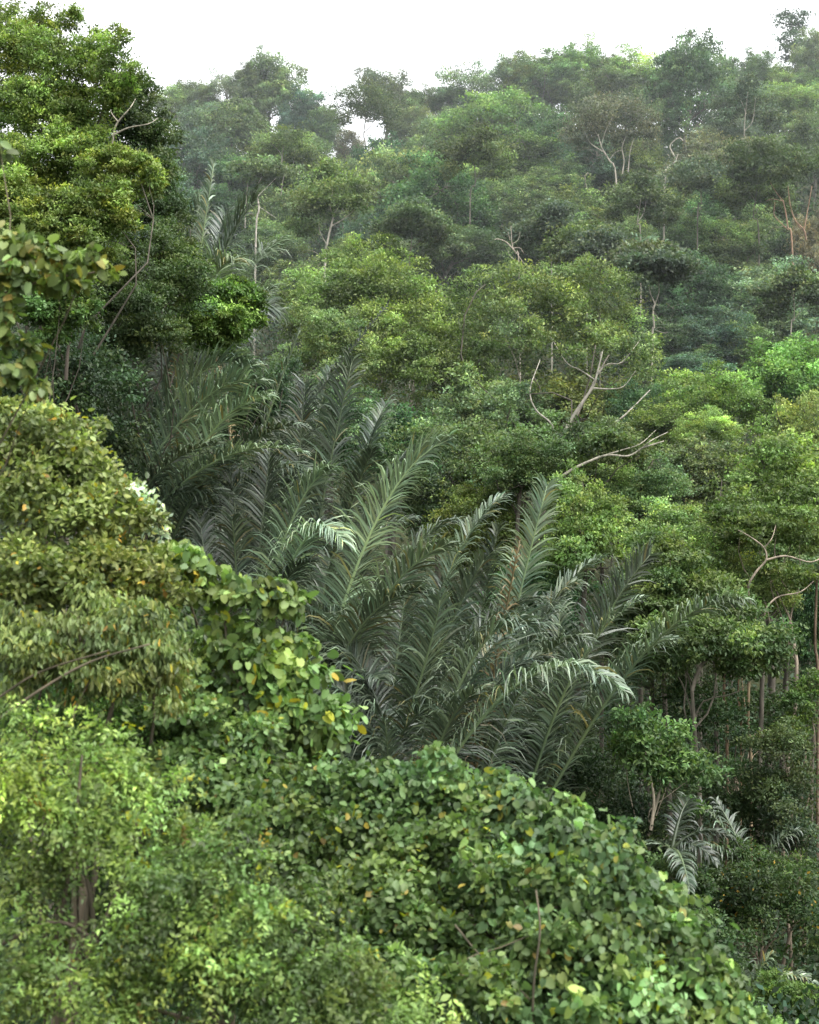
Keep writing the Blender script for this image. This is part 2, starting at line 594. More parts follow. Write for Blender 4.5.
# ------------------------------------------------------------------ the forested hillside
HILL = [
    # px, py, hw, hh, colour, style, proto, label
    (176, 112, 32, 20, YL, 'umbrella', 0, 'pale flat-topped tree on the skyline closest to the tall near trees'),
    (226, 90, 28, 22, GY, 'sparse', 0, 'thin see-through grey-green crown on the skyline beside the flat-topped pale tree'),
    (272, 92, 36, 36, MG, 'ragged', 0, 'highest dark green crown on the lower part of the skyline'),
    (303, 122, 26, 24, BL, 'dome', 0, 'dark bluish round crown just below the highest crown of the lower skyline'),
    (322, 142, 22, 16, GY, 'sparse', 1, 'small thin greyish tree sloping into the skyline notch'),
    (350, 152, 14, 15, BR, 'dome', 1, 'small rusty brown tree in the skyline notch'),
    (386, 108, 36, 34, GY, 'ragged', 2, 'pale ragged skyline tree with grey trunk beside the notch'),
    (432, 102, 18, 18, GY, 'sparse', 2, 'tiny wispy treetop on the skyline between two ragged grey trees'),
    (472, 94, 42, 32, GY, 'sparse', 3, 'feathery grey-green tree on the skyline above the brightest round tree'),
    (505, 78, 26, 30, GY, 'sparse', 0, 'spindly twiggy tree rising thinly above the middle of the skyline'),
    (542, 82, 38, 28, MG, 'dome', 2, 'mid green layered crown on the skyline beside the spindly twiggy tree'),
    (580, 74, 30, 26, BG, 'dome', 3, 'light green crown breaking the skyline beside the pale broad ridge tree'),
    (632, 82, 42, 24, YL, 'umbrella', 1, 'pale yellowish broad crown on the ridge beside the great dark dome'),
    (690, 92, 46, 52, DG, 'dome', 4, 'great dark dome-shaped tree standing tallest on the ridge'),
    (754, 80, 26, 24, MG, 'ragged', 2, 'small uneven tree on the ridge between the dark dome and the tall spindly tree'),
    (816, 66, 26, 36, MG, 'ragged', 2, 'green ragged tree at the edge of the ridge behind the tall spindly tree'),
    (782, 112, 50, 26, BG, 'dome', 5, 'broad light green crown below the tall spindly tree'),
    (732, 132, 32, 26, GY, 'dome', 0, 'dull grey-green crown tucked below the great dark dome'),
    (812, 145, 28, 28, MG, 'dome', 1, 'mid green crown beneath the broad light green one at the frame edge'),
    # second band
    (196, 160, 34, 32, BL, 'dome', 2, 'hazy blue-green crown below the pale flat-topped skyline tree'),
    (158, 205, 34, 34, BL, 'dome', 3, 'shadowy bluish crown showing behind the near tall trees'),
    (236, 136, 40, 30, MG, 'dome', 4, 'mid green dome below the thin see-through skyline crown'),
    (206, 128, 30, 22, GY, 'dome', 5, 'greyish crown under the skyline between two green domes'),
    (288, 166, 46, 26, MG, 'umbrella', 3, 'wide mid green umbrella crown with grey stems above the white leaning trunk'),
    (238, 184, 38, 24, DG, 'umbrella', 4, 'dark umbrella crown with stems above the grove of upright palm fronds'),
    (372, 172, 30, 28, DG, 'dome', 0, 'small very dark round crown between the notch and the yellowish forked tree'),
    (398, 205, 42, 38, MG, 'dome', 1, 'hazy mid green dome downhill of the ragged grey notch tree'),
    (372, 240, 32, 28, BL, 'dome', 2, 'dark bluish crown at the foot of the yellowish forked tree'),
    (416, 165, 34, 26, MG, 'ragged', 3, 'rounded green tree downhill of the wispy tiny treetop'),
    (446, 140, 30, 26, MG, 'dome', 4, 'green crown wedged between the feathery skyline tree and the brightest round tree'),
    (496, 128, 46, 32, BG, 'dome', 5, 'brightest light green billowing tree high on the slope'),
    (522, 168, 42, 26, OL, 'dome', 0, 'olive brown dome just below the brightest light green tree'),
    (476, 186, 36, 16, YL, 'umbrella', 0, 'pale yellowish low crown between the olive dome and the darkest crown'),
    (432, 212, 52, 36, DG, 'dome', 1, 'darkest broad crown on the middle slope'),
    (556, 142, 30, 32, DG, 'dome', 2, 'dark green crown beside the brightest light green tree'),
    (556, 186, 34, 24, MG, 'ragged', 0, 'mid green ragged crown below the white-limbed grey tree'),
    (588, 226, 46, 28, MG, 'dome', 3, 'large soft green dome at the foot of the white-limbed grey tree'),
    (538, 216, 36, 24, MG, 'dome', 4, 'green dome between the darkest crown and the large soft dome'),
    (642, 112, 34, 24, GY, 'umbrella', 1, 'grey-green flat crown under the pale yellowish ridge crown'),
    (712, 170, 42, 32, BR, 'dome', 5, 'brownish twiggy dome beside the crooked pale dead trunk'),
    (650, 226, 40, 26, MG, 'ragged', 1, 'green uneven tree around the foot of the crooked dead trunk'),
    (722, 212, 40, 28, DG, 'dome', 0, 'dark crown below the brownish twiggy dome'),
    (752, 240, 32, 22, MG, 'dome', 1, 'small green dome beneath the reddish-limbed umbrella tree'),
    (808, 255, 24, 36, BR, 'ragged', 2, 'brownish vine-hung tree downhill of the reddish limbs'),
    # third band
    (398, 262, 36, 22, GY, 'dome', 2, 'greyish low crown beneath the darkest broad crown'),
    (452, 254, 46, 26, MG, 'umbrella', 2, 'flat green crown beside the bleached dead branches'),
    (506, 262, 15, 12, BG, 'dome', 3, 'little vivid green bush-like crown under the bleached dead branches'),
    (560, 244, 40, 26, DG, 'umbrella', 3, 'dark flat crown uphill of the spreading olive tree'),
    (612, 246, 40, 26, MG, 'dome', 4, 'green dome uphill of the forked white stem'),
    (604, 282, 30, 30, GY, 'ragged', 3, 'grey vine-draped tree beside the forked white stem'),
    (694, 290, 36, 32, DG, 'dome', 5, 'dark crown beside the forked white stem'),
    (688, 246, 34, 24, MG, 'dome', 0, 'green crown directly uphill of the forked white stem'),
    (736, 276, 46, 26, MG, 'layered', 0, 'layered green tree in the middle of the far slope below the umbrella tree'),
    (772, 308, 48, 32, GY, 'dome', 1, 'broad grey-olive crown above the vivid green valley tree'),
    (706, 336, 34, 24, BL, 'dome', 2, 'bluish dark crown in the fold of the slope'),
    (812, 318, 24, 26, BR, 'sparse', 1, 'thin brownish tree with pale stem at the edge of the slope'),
    (664, 340, 30, 20, DG, 'dome', 3, 'dark low crown behind the spreading olive tree'),
    (690, 372, 36, 18, BL, 'umbrella', 4, 'dark bluish flat crown above the light green valley trees'),
    (284, 215, 36, 34, MG, 'dome', 0, 'green crown behind the white leaning trunk'),
    (310, 284, 40, 26, MG, 'ragged', 0, 'hazy green tree behind the base of the yellowish forked tree'),
    (636, 165, 28, 24, OL, 'dome', 2, 'olive crown between the white-limbed tree and the crooked dead trunk'),
    (590, 165, 34, 26, BL, 'dome', 5, 'dusky crown behind the white limbs of the grey tree'),
    (468, 222, 34, 26, DG, 'ragged', 1, 'dusky ragged crown between the darkest crown and the dead branches'),
    (650, 232, 30, 22, DG, 'dome', 1, 'shadowed crown just below the crooked dead trunk'),
    (786, 262, 34, 26, DG, 'dome', 4, 'shadowed crown beneath the reddish limbs'),
    (250, 110, 24, 20, MG, 'dome', 1, 'green crown filling between the thin skyline crown and the highest one'),
    (520, 105, 30, 22, MG, 'ragged', 3, 'hazy green crown between the feathery tree and the brightest round tree'),
    (606, 108, 44, 34, MG, 'dome', 0, 'hazy green crown below the light green skyline crown'),
    (410, 128, 22, 20, MG, 'dome', 3, 'hazy green crown beside the ragged grey notch tree'),
    (200, 104, 26, 22, MG, 'dome', 2, 'hazy green crown under the thin see-through crown near the flat-topped pale tree'),
    (252, 84, 20, 20, MG, 'dome', 4, 'small green crown leaning on the highest crown of the lower skyline'),
    (318, 128, 22, 20, MG, 'dome', 3, 'green crown stepping down towards the skyline notch'),
    (412, 112, 24, 20, MG, 'dome', 0, 'green crown on the skyline just past the ragged grey notch tree'),
    (452, 108, 26, 22, MG, 'dome', 5, 'green skyline crown under the feathery grey-green tree'),
    (520, 84, 26, 22, OL, 'dome', 1, 'olive skyline crown joining the spindly twiggy tree to its green neighbour'),
    (562, 96, 30, 22, OL, 'dome', 2, 'olive crown below the light green skyline crown'),
    (612, 78, 26, 20, MG, 'dome', 4, 'green ridge crown between the light green crown and the pale yellowish one'),
    (658, 98, 26, 24, GY, 'dome', 3, 'grey-green ridge crown pressed against the great dark dome'),
    (728, 88, 24, 24, MG, 'dome', 1, 'green ridge crown on the far flank of the great dark dome'),
    (776, 86, 28, 20, OL, 'dome', 0, 'olive ridge crown at the foot of the tall spindly tree'),
    (806, 92, 28, 22, MG, 'dome', 5, 'green ridge crown at the frame edge under the ragged tree'),
    (350, 190, 30, 26, MG, 'dome', 4, 'green crown close behind the yellowish forked tree'),
    (422, 190, 32, 24, OL, 'dome', 3, 'olive crown just uphill of the darkest broad crown'),
    (500, 205, 34, 24, MG, 'dome', 5, 'green crown uphill of the bleached dead branches'),
    (536, 195, 30, 22, OL, 'dome', 0, 'olive crown below the dark green neighbour of the brightest tree'),
    (480, 150, 30, 22, MG, 'dome', 1, 'green crown under the brightest light green tree'),
    (624, 222, 30, 22, BG, 'dome', 2, 'light green crown between the large soft dome and the crooked dead trunk'),
    (680, 214, 32, 22, OL, 'dome', 4, 'olive crown just downhill of the crooked dead trunk'),
    (752, 190, 34, 24, MG, 'dome', 3, 'green crown behind the umbrella tree with reddish limbs'),
    (716, 248, 34, 24, OL, 'dome', 5, 'olive crown downhill of the dark crown below the twiggy dome'),
    (646, 270, 30, 22, MG, 'dome', 0, 'green crown behind the forked white stem'),
    (756, 330, 36, 22, MG, 'dome', 1, 'green crown above the vivid green billowing valley tree'),
    (730, 350, 34, 20, MG, 'ragged', 2, 'green crown filling the fold above the light green valley dome'),
    (580, 268, 34, 22, OL, 'dome', 3, 'olive crown peeping over the spreading olive tree'),
    (430, 240, 34, 22, OL, 'dome', 2, 'olive crown at the lower edge of the darkest broad crown'),
    (346, 262, 34, 22, OL, 'ragged', 1, 'olive crown peeping over the broad olive green dome'),
    (270, 250, 34, 26, MG, 'dome', 5, 'green crown behind the silvery arching palm fronds'),
    (232, 215, 30, 26, DG, 'dome', 2, 'dark crown beside the silvery arching palm fronds'),
]
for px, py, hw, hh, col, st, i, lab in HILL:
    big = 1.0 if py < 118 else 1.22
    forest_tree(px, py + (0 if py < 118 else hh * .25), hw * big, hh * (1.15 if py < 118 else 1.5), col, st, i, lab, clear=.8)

# trees of the slope with bare pale stems, one by one
def stems(root, paths, color, name='trunk'):
    o = np.array(root.location)
    tb = Tubes()
    for pts, r0, r1 in paths:
        q = smooth_path(np.array([at(*p) for p in pts]) - o)
        tb.add(q, np.linspace(r0, r1, len(q)), 7)
    return part(name, tb.mesh(name), root, color)


def stem_tree(name, label, cat, crowns, paths, col, bark, Y, style_leaf=.25, total=11000, seed=0, group='trees of the forested hillside', base=None, sub=4):
    """Hillside tree with its visible stems drawn one by one; crowns: boughs (px, py, rx, ry)."""
    rng = np.random.default_rng(seed + 50)
    if len(base) > 2:                          # stand it where its foot shows above the canopy in front
        for Y in np.arange(90, 234, .5):
            q = at(base[0], base[2], Y)
            if q[2] - ground(q[0], Y) <= base[3]:
                break
    bx = at(base[0], CY, Y)[0]
    g = float(ground(bx, Y))
    o = np.array([bx, Y, g])
    root = thing(name, o, label, cat, group)
    if crowns:
        C, Rr = [], []
        for px, py, rx, ry in crowns:
            c = at(px, py, Y) + [0, rng.uniform(-1.5, 1.5), 0]
            r = np.array([rx, rx, ry]) * Y / F
            C.append(c - o); Rr.append(r)
            for _ in range(sub):
                d = norm(rng.normal(size=3))
                C.append(c - o + d * r * rng.uniform(.5, 1)); Rr.append(r * rng.uniform(.3, .55))
        P, T, Nn, Ln, Wd, TI = bough_leaves(rng, np.array(C), np.array(Rr), total, style_leaf, .6, cl=12, spread=.36, tvar=.26)
        part('crown', leaves_mesh('crown', P, T, Nn, Ln, Wd, TI, T_QUAD, LEAF), root, col)
    first = paths[0][0][0]
    low = (base[0], CY - (g - .4) / Y * F)
    full = [([low] + list(paths[0][0]), paths[0][1], paths[0][2])] + list(paths[1:])
    k = Y / F * .52
    stems(root, [([(*p, Y) if len(p) == 2 else p for p in pts], r0 * k, r1 * k) for pts, r0, r1 in full], bark)
    return root


stem_tree('forked_tree', 'slender yellowish tree with a forked white trunk standing out on the hazy slope', 'tree',
          [(328, 185, 26, 16), (308, 205, 18, 14), (350, 205, 18, 12), (330, 172, 16, 10), (300, 225, 14, 10), (352, 190, 14, 10), (322, 205, 14, 10)],
          [([(325, 268), (328, 240), (334, 214)], 2.6, 1.7), ([(331, 226), (342, 220), (352, 212), (356, 205)], 1.6, .7),
           ([(333, 216), (330, 205), (333, 190)], 1.4, .6), ([(334, 214), (338, 203), (336, 186)], 1.2, .5),
           ([(327, 245), (320, 232), (319, 222)], 1.0, .5), ([(330, 205), (318, 198), (310, 194)], .8, .3)], YL, PALE, 160, seed=1, base=(323, 300, 258, 12))
stem_tree('pale_tree', 'slim white leaning trunk with a thin dull crown beside the palm fronds', 'tree',
          [(262, 168, 20, 10), (282, 175, 18, 9), (246, 172, 14, 8)],
          [([(256, 232), (259, 210), (257, 190), (262, 176)], 2.1, 1.2), ([(258, 196), (268, 186), (276, 178)], .9, .4),
           ([(245, 228), (246, 205), (248, 180)], .8, .5), ([(258, 206), (270, 214), (276, 218)], .8, .4), ([(281, 195), (283, 180), (287, 165)], 1, .5)],
          MG, PALE, 158, total=5000, seed=2, base=(254, 280, 228, 12))
stem_tree('forked_tree', 'small grey-green tree with a Y-shaped white stem low on the slope', 'tree',
          [(652, 262, 30, 16), (632, 272, 18, 14), (672, 270, 18, 12), (650, 248, 18, 10)],
          [([(652, 350), (654, 328), (653, 312), (655, 304)], 2.2, 1.6), ([(655, 304), (650, 292), (648, 278), (646, 268)], 1.3, .7),
           ([(655, 304), (659, 292), (659, 276), (664, 262)], 1.3, .6), ([(655, 330), (664, 333), (668, 332)], .6, .3)], GY, PALE, 130, seed=3, base=(652, 372, 345, 13))
stem_tree('white_limbed_tree', 'greyish open tree with several white limbs below the ridge', 'tree',
          [(610, 112, 26, 12), (585, 122, 20, 12), (638, 122, 20, 12), (600, 130, 18, 10), (628, 138, 16, 10), (575, 138, 14, 10), (645, 140, 12, 9)],
          [([(616, 178), (609, 160), (602, 148), (598, 134)], 2.0, .9), ([(604, 152), (594, 146), (588, 140), (584, 130)], 1.2, .5),
           ([(622, 176), (624, 160), (622, 148), (626, 136)], 1.5, .7), ([(628, 172), (630, 152), (634, 138)], 1.3, .6),
           ([(609, 160), (616, 152), (622, 150)], .8, .5), ([(601, 146), (606, 130), (612, 118)], .8, .4), ([(598, 136), (590, 122)], .7, .3)],
          BR, PALE, 218, total=9500, seed=4, base=(618, 200, 172, 11))
stem_tree('dead_tree', 'crooked pale dead trunk hooked at its top beside the brownish dome', 'dead tree', [],
          [([(664, 198), (665, 182), (666, 170), (672, 164), (676, 160), (672, 152), (670, 146), (675, 140), (680, 138), (683, 141)], 1.9, .9),
           ([(676, 160), (678, 154)], .8, .4), ([(666, 176), (660, 168)], .7, .3)], (1, 1, 1), PALE, 196, seed=5, base=(664, 225, 195, 12))
stem_tree('umbrella_tree', 'umbrella tree with bare reddish limbs spread under a flat green crown', 'tree',
          [(765, 158, 26, 14), (735, 152, 14, 9), (790, 166, 20, 14), (752, 172, 18, 12), (775, 178, 20, 10), (744, 170, 12, 9), (800, 158, 14, 12), (768, 146, 18, 8)],
          [([(792, 244), (788, 228), (786, 214), (783, 200)], 1.8, 1.1), ([(783, 201), (772, 199), (766, 201)], .9, .5), ([(783, 201), (776, 192), (770, 182)], 1.0, .5),
           ([(806, 240), (804, 230), (795, 220), (790, 204), (788, 186)], 1.8, .8), ([(804, 230), (808, 208), (812, 186)], 1.4, .7),
           ([(788, 230), (778, 220), (774, 214), (775, 202)], 1.1, .5), ([(798, 224), (800, 228), (806, 232)], 1.2, .6)], MG, REDB, 172, total=11000, seed=6, base=(796, 262, 238, 12))
stem_tree('spindly_tree', 'tall spindly tree with tiered tufts rising far above the ridge skyline', 'tree',
          [(793, 16, 15, 5), (800, 22, 8, 5), (786, 22, 9, 5), (796, 32, 8, 6), (790, 42, 12, 7), (800, 46, 9, 5), (786, 52, 10, 5), (795, 56, 14, 6), (803, 24, 6, 4)],
          [([(792, 78), (793, 52), (791, 36), (793, 16)], 1.1, .5), ([(792, 30), (800, 22), (804, 16)], .6, .3), ([(792, 44), (783, 36), (784, 22)], .6, .3), ([(792, 58), (802, 48)], .6, .3)],
          DG, (.12, .11, .10), 241, style_leaf=.4, total=3600, seed=7, base=(792, 110))
stem_tree('bleached_tree', 'bleached dead tree with tangled bare branches on the middle slope', 'dead tree', [],
          [([(519, 268), (516, 254), (512, 244), (511, 226)], 1.3, .5), ([(514, 250), (506, 242), (498, 239), (494, 240)], 1.3, .7), ([(516, 252), (523, 262), (528, 266)], .9, .4),
           ([(512, 244), (518, 240), (520, 232)], .6, .3), ([(510, 240), (508, 232)], .6, .3), ([(518, 262), (510, 256), (508, 250)], .7, .4), ([(513, 248), (520, 248), (524, 254)], .7, .3)],
          (1, 1, 1), (.38, .34, .29), 158, seed=8, base=(521, 285, 264, 13))
stem_tree('skyline_snag', 'leafless twiggy treetop poking above the ridge beside the great dark dome', 'dead tree', [],
          [([(630, 66), (631, 52), (629, 40)], .6, .3), ([(631, 54), (624, 47)], .5, .25), ([(630, 52), (637, 44)], .5, .25), ([(630, 60), (638, 54)], .5, .25), ([(630, 48), (626, 42)], .4, .2)],
          (1, 1, 1), GREYB, 241, seed=9, base=(630, 110))

SLIM = [
    (746, 108, 150, 'slim pale stem in the broad light green crown under the tall spindly tree'),
    (412, 232, 262, 'thin grey stem below the darkest broad crown'),
    (586, 252, 292, 'thin grey stem uphill of the vine-draped grey tree'),
    (600, 262, 298, 'pair of short pale stems beside the vine-draped grey tree'),
    (794, 300, 334, 'short white stem under the thin brownish tree at the edge of the slope'),
    (474, 160, 200, 'slim stem rising beside the olive brown dome'),
    (548, 236, 268, 'slim grey stem under the dark flat crown uphill of the spreading olive tree'),
    (366, 112, 150, 'tall grey stem of the ragged skyline tree at the notch'),
    (282, 160, 196, 'thin pale stem inside the wide umbrella crown'),
    (700, 186, 214, 'thin grey stem downhill of the brownish twiggy dome'),
    (640, 205, 236, 'slim grey stem a little downhill of the crooked dead trunk'),
    (836 - 80, 196, 232, 'slim pale stem beside the umbrella tree with reddish limbs'),
]
for k, (px, y0, y1, lab) in enumerate(SLIM):
    q = np.random.default_rng(900 + k)
    m, e = (y0 + y1) / 2, q.normal(0, 3, 4)
    paths = [([(px + e[0], y1), (px + e[1] * .6, m + 4), (px, y0), (px + e[2], y0 - 16)], 1.5, .7), ([(px + e[1] * .6, m + 2), (px + 5 + e[3], m - 8), (px + 8 + e[3], y0 - 10)], .9, .4),
             ([(px + .2, y0 + 6), (px - 6 + e[3], y0 - 6), (px - 10, y0 - 16)], .8, .3)]
    stem_tree('slim_tree', lab, 'tree', [(px, y0 - 12, 22, 14), (px - 20, y0 - 4, 17, 12), (px + 20, y0 - 2, 17, 12), (px + 3, y0 - 22, 14, 9), (px - 24, y0 + 12, 10, 8), (px + 25, y0 + 14, 10, 8)], paths,
              [GY, MG, OL][k % 3], GREYB if k % 2 else PALE, 150, total=9500, seed=60 + k, base=(px + e[0], y1 + 20, y1, 11))

# ------------------------------------------------------------------ trees of the valley, nearer
VALLEY = [
    (600, 456, 36, 26, MG, 'dome', 1, 'mid green tree behind the bare horizontal limb', 62),
    (640, 486, 40, 30, MG, 'dome', 3, 'leafy mid green tree below the bare horizontal limb', 60),
    (520, 470, 44, 32, MG, 'ragged', 2, 'green tree directly behind the upper palm fronds', 58),
    (584, 520, 52, 46, OL, 'ragged', 0, 'dull olive tangled tree beside the tall upright palm frond', 54),
    (688, 402, 46, 30, BG, 'dome', 5, 'light green dome at the near edge of the valley below the dark fold', 84),
    (722, 412, 44, 34, OL, 'umbrella', 0, 'olive umbrella crown in front of the light green dome', 78),
    (655, 428, 42, 26, OL, 'ragged', 3, 'olive brown crown beside the bare pale fork', 76),
    (706, 432, 30, 18, YL, 'umbrella', 3, 'small yellow-green flat crown among the olive valley trees', 72),
    (792, 376, 50, 36, BG, 'dome', 0, 'vivid green billowing tree at the upper edge of the valley', 82),
    (812, 428, 34, 40, BG, 'dome', 2, 'vivid green tree at the frame edge below the billowing one', 76),
    (768, 478, 62, 46, YL, 'ragged', 0, 'large yellow-olive tree spreading at the valley side', 66),
    (700, 478, 46, 36, MG, 'dome', 4, 'mid green tree between the olive umbrella and the large yellow-olive tree', 68),
    (668, 548, 44, 34, BG, 'dome', 1, 'fresh green tree behind the dark crossing palm fronds', 56),
    (716, 546, 40, 42, OL, 'dome', 3, 'olive green tree under the large yellow-olive tree', 60),
    (790, 556, 46, 40, MG, 'dome', 4, 'green tree behind the pale crooked branch at the frame edge', 62),
    (626, 410, 30, 30, DG, 'ragged', 3, 'shadowy tree behind the bare pale fork', 82),
    (480, 420, 50, 40, MG, 'ragged', 1, 'shaded green tree between the two olive crowns and the palms', 74),
    (650, 620, 50, 50, MG, 'dome', 2, 'green tree behind the longest outreaching palm frond', 52),
    (814, 610, 30, 44, DG, 'dome', 0, 'dark tree at the frame edge beside the tall brown trunk', 60),
    (760, 592, 40, 34, OL, 'umbrella', 4, 'open olive crown with crooked pale branches above the dark hollow', 55),
    (572, 408, 60, 40, OL, 'dome', 2, 'olive tree filling in behind the bare pale forked limb', 84),
    (500, 412, 50, 34, MG, 'ragged', 3, 'green tree half covered by the two spreading olive crowns', 82),
    (440, 478, 52, 40, MG, 'dome', 1, 'shaded green tree showing between the palms and the two spreading olive trees', 68),
    (395, 440, 46, 36, DG, 'ragged', 0, 'dark tree under the broad olive dome, just behind the tall upright palm', 72),
    (480, 520, 44, 36, OL, 'dome', 4, 'dull olive tree right behind the feathery middle palm fronds', 60),
    (330, 420, 44, 40, DG, 'dome', 2, 'dark tree behind the pale ragged tip of the tall upright palm', 66),
    (260, 400, 46, 44, DG, 'ragged', 1, 'dark thicket tree behind the base of the bare leaning stalk', 62),
    (540, 600, 50, 44, DG, 'dome', 5, 'dark tree behind the palms at the mouth of the hollow', 56),
    (330, 345, 40, 34, MG, 'ragged', 2, 'shaded green tree behind the bare leaning palm stalk', 70),
]
for px, py, hw, hh, col, st, i, lab, Y in VALLEY:
    forest_tree(px, py + hh * .3, hw * 1.2, hh * 1.5, col, st, i, lab, Y=Y, group='trees of the valley floor', bark=(.10, .09, .075), name='valley_tree')

# two spreading olive trees in front of the slope
bough_tree('spreading_tree', 'broad olive green dome of fine leaves just above the palm grove', 'tree',
           [(330, 285, 84, 34, 20), (375, 278, 84, 44, 24), (345, 305, 82, 40, 24), (400, 300, 82, 44, 28), (300, 292, 86, 26, 18), (420, 330, 80, 44, 30),
            (375, 330, 80, 40, 26), (455, 355, 80, 38, 28), (425, 372, 78, 40, 26), (385, 362, 78, 36, 24), (470, 385, 80, 30, 22), (350, 262, 88, 26, 14), (305, 315, 84, 30, 22), (440, 310, 86, 30, 20), (450, 400, 80, 36, 20)],
           (.165, .205, .062), .18, 78000, T_QUAD, base=at(392, 500, 84)[:2], ratio=.5, mat=LEAF, bark=GREYB, trunk_r=.3, seed=11, group='large spreading trees above the palms',
           limbs=[([(470, 430, 79), (445, 392, 79), (425, 375, 79)], .1, .05), ([(300, 345, 82), (340, 330, 82)], .1, .04)], leaf_kw=dict(cl=26, spread=.22, tvar=.3, hue=.05))
bough_tree('spreading_tree', 'spreading olive tree with a pale forked limb bare beneath its crown', 'tree',
           [(480, 292, 84, 34, 20), (520, 290, 84, 42, 24), (565, 290, 84, 40, 24), (545, 305, 82, 40, 24), (600, 305, 84, 36, 24), (500, 325, 80, 36, 24), (620, 330, 84, 30, 26),
            (470, 320, 84, 30, 20), (560, 335, 84, 40, 20), (600, 345, 86, 34, 22), (520, 355, 84, 30, 18), (640, 360, 84, 26, 26), (630, 390, 86, 26, 22), (480, 355, 86, 26, 18), (590, 285, 86, 30, 14), (606, 336, 72, 22, 11), (646, 345, 72, 18, 12), (545, 343, 72, 22, 11), (642, 372, 72, 12, 7), (464, 375, 73, 16, 10), (575, 352, 71, 14, 6)],
           (.155, .188, .068), .17, 46000, T_QUAD, base=at(545, 500, 74)[:2], ratio=.5, mat=LEAF, bark=(.10, .09, .075), trunk_r=.12, seed=12, limb_col=(.30, .285, .25), sec=False, group='large spreading trees above the palms',
           top=(552, 452, 76), limbs=[([(545, 465, 72), (556, 448, 72), (574, 415, 72), (592, 388, 72), (597, 374, 72), (604, 345, 74)], .12, .03), ([(592, 388, 72), (610, 389, 72), (624, 386, 72), (636, 370, 73)], .045, .012),
                                      ([(597, 374, 72), (608, 364, 72), (622, 362, 72), (640, 340, 74)], .04, .012), ([(556, 448, 72), (552, 425, 72), (536, 410, 72), (530, 390, 73), (540, 360, 75)], .06, .02),
                                      ([(595, 380, 72), (580, 370, 72), (566, 362, 72), (550, 335, 74)], .04, .012), ([(510, 440, 74), (500, 425, 74), (478, 398, 74), (462, 380, 75)], .05, .015), ([(590, 450, 78), (600, 435, 78), (625, 415, 78), (650, 390, 79)], .09, .03)],
           leaf_kw=dict(cl=26, spread=.2, tvar=.32), crook=.06)
# the long bare limb that reaches out over the palms
bough_tree('low_tree', 'low green tree with a bare pale limb reaching out level to a bright tuft', 'tree',
           [(545, 445, 60, 40, 20), (505, 455, 60, 34, 18), (565, 470, 60, 30, 22), (475, 440, 62, 30, 16), (625, 440, 58, 26, 12), (640, 455, 58, 16, 8), (600, 440, 58, 20, 10)],
           (.096, .128, .046), .15, 15000, T_QUAD, base=at(545, 700, 60)[:2], ratio=.55, mat=LEAF, bark=(.10, .09, .075), trunk_r=.12, seed=13, limb_col=(.28, .265, .225), group='trees of the valley floor',
           limbs=[([(545, 490, 57), (568, 472, 57), (590, 461, 57), (608, 455, 57), (628, 456, 57), (642, 448, 57), (652, 440, 57), (668, 432, 58)], .065, .015), ([(606, 455, 57), (622, 450, 57), (640, 444, 57), (656, 430, 58)], .035, .01), ([(642, 448, 57), (664, 441, 57)], .04, .02)])

# the two flat leafy trees over the dark hollow
bough_tree('flat_topped_tree', 'flat layered light green tree with pale twisting branches over the dark hollow', 'tree',
           [(640, 590, 50, 44, 20), (690, 590, 50, 44, 18), (670, 560, 50, 40, 18), (720, 612, 49, 40, 16), (700, 640, 48, 50, 14), (748, 640, 48, 44, 16), (770, 660, 48, 26, 12), (660, 632, 48, 34, 14), (690, 662, 48, 30, 10), (735, 665, 48, 26, 9)],
           (.115, .155, .054), .15, 26000, T_OVAL, base=at(690, 800, 49)[:2], ratio=.5, mat=LEAF, bark=(.20, .18, .15), trunk_r=.08, seed=14, group='trees of the valley floor', top=(692, 690, 49),
           limbs=[([(692, 690, 48), (700, 668, 48), (715, 652, 48), (730, 648, 48)], .07, .03), ([(700, 668, 48), (684, 656, 48), (672, 660, 48)], .06, .03), ([(715, 652, 48), (728, 660, 48), (742, 656, 48)], .04, .02)],
           leaf_kw=dict(cl=26, spread=.2, upw=1.0))
bough_tree('crooked_branch_tree', 'tree with crooked pale bare branches and yellow-green tufts beside the dark hollow', 'tree',
           [(775, 520, 54, 40, 18), (740, 535, 54, 34, 16), (800, 535, 54, 30, 18), (790, 575, 53, 24, 12), (770, 570, 53, 16, 8), (735, 510, 55, 26, 14), (790, 500, 56, 40, 16)],
           (.105, .135, .038), .15, 15000, T_QUAD, base=at(800, 800, 54)[:2], ratio=.5, mat=LEAF, bark=(.25, .21, .17), trunk_r=.09, seed=15, group='trees of the valley floor', top=(790, 620, 54),
           limbs=[([(772, 660, 54), (752, 610, 53), (748, 588, 52), (756, 572, 52), (766, 560, 52), (764, 548, 52), (752, 538, 52), (738, 530, 53)], .06, .015), ([(766, 560, 52), (786, 556, 52), (812, 562, 52), (830, 550, 53)], .04, .012), ([(764, 548, 52), (772, 538, 52), (776, 524, 53)], .025, .01),
                  ([(772, 660, 54), (764, 618, 52), (776, 598, 52), (800, 592, 52), (815, 580, 53)], .045, .012)], leaf_kw=dict(cl=24, spread=.2))
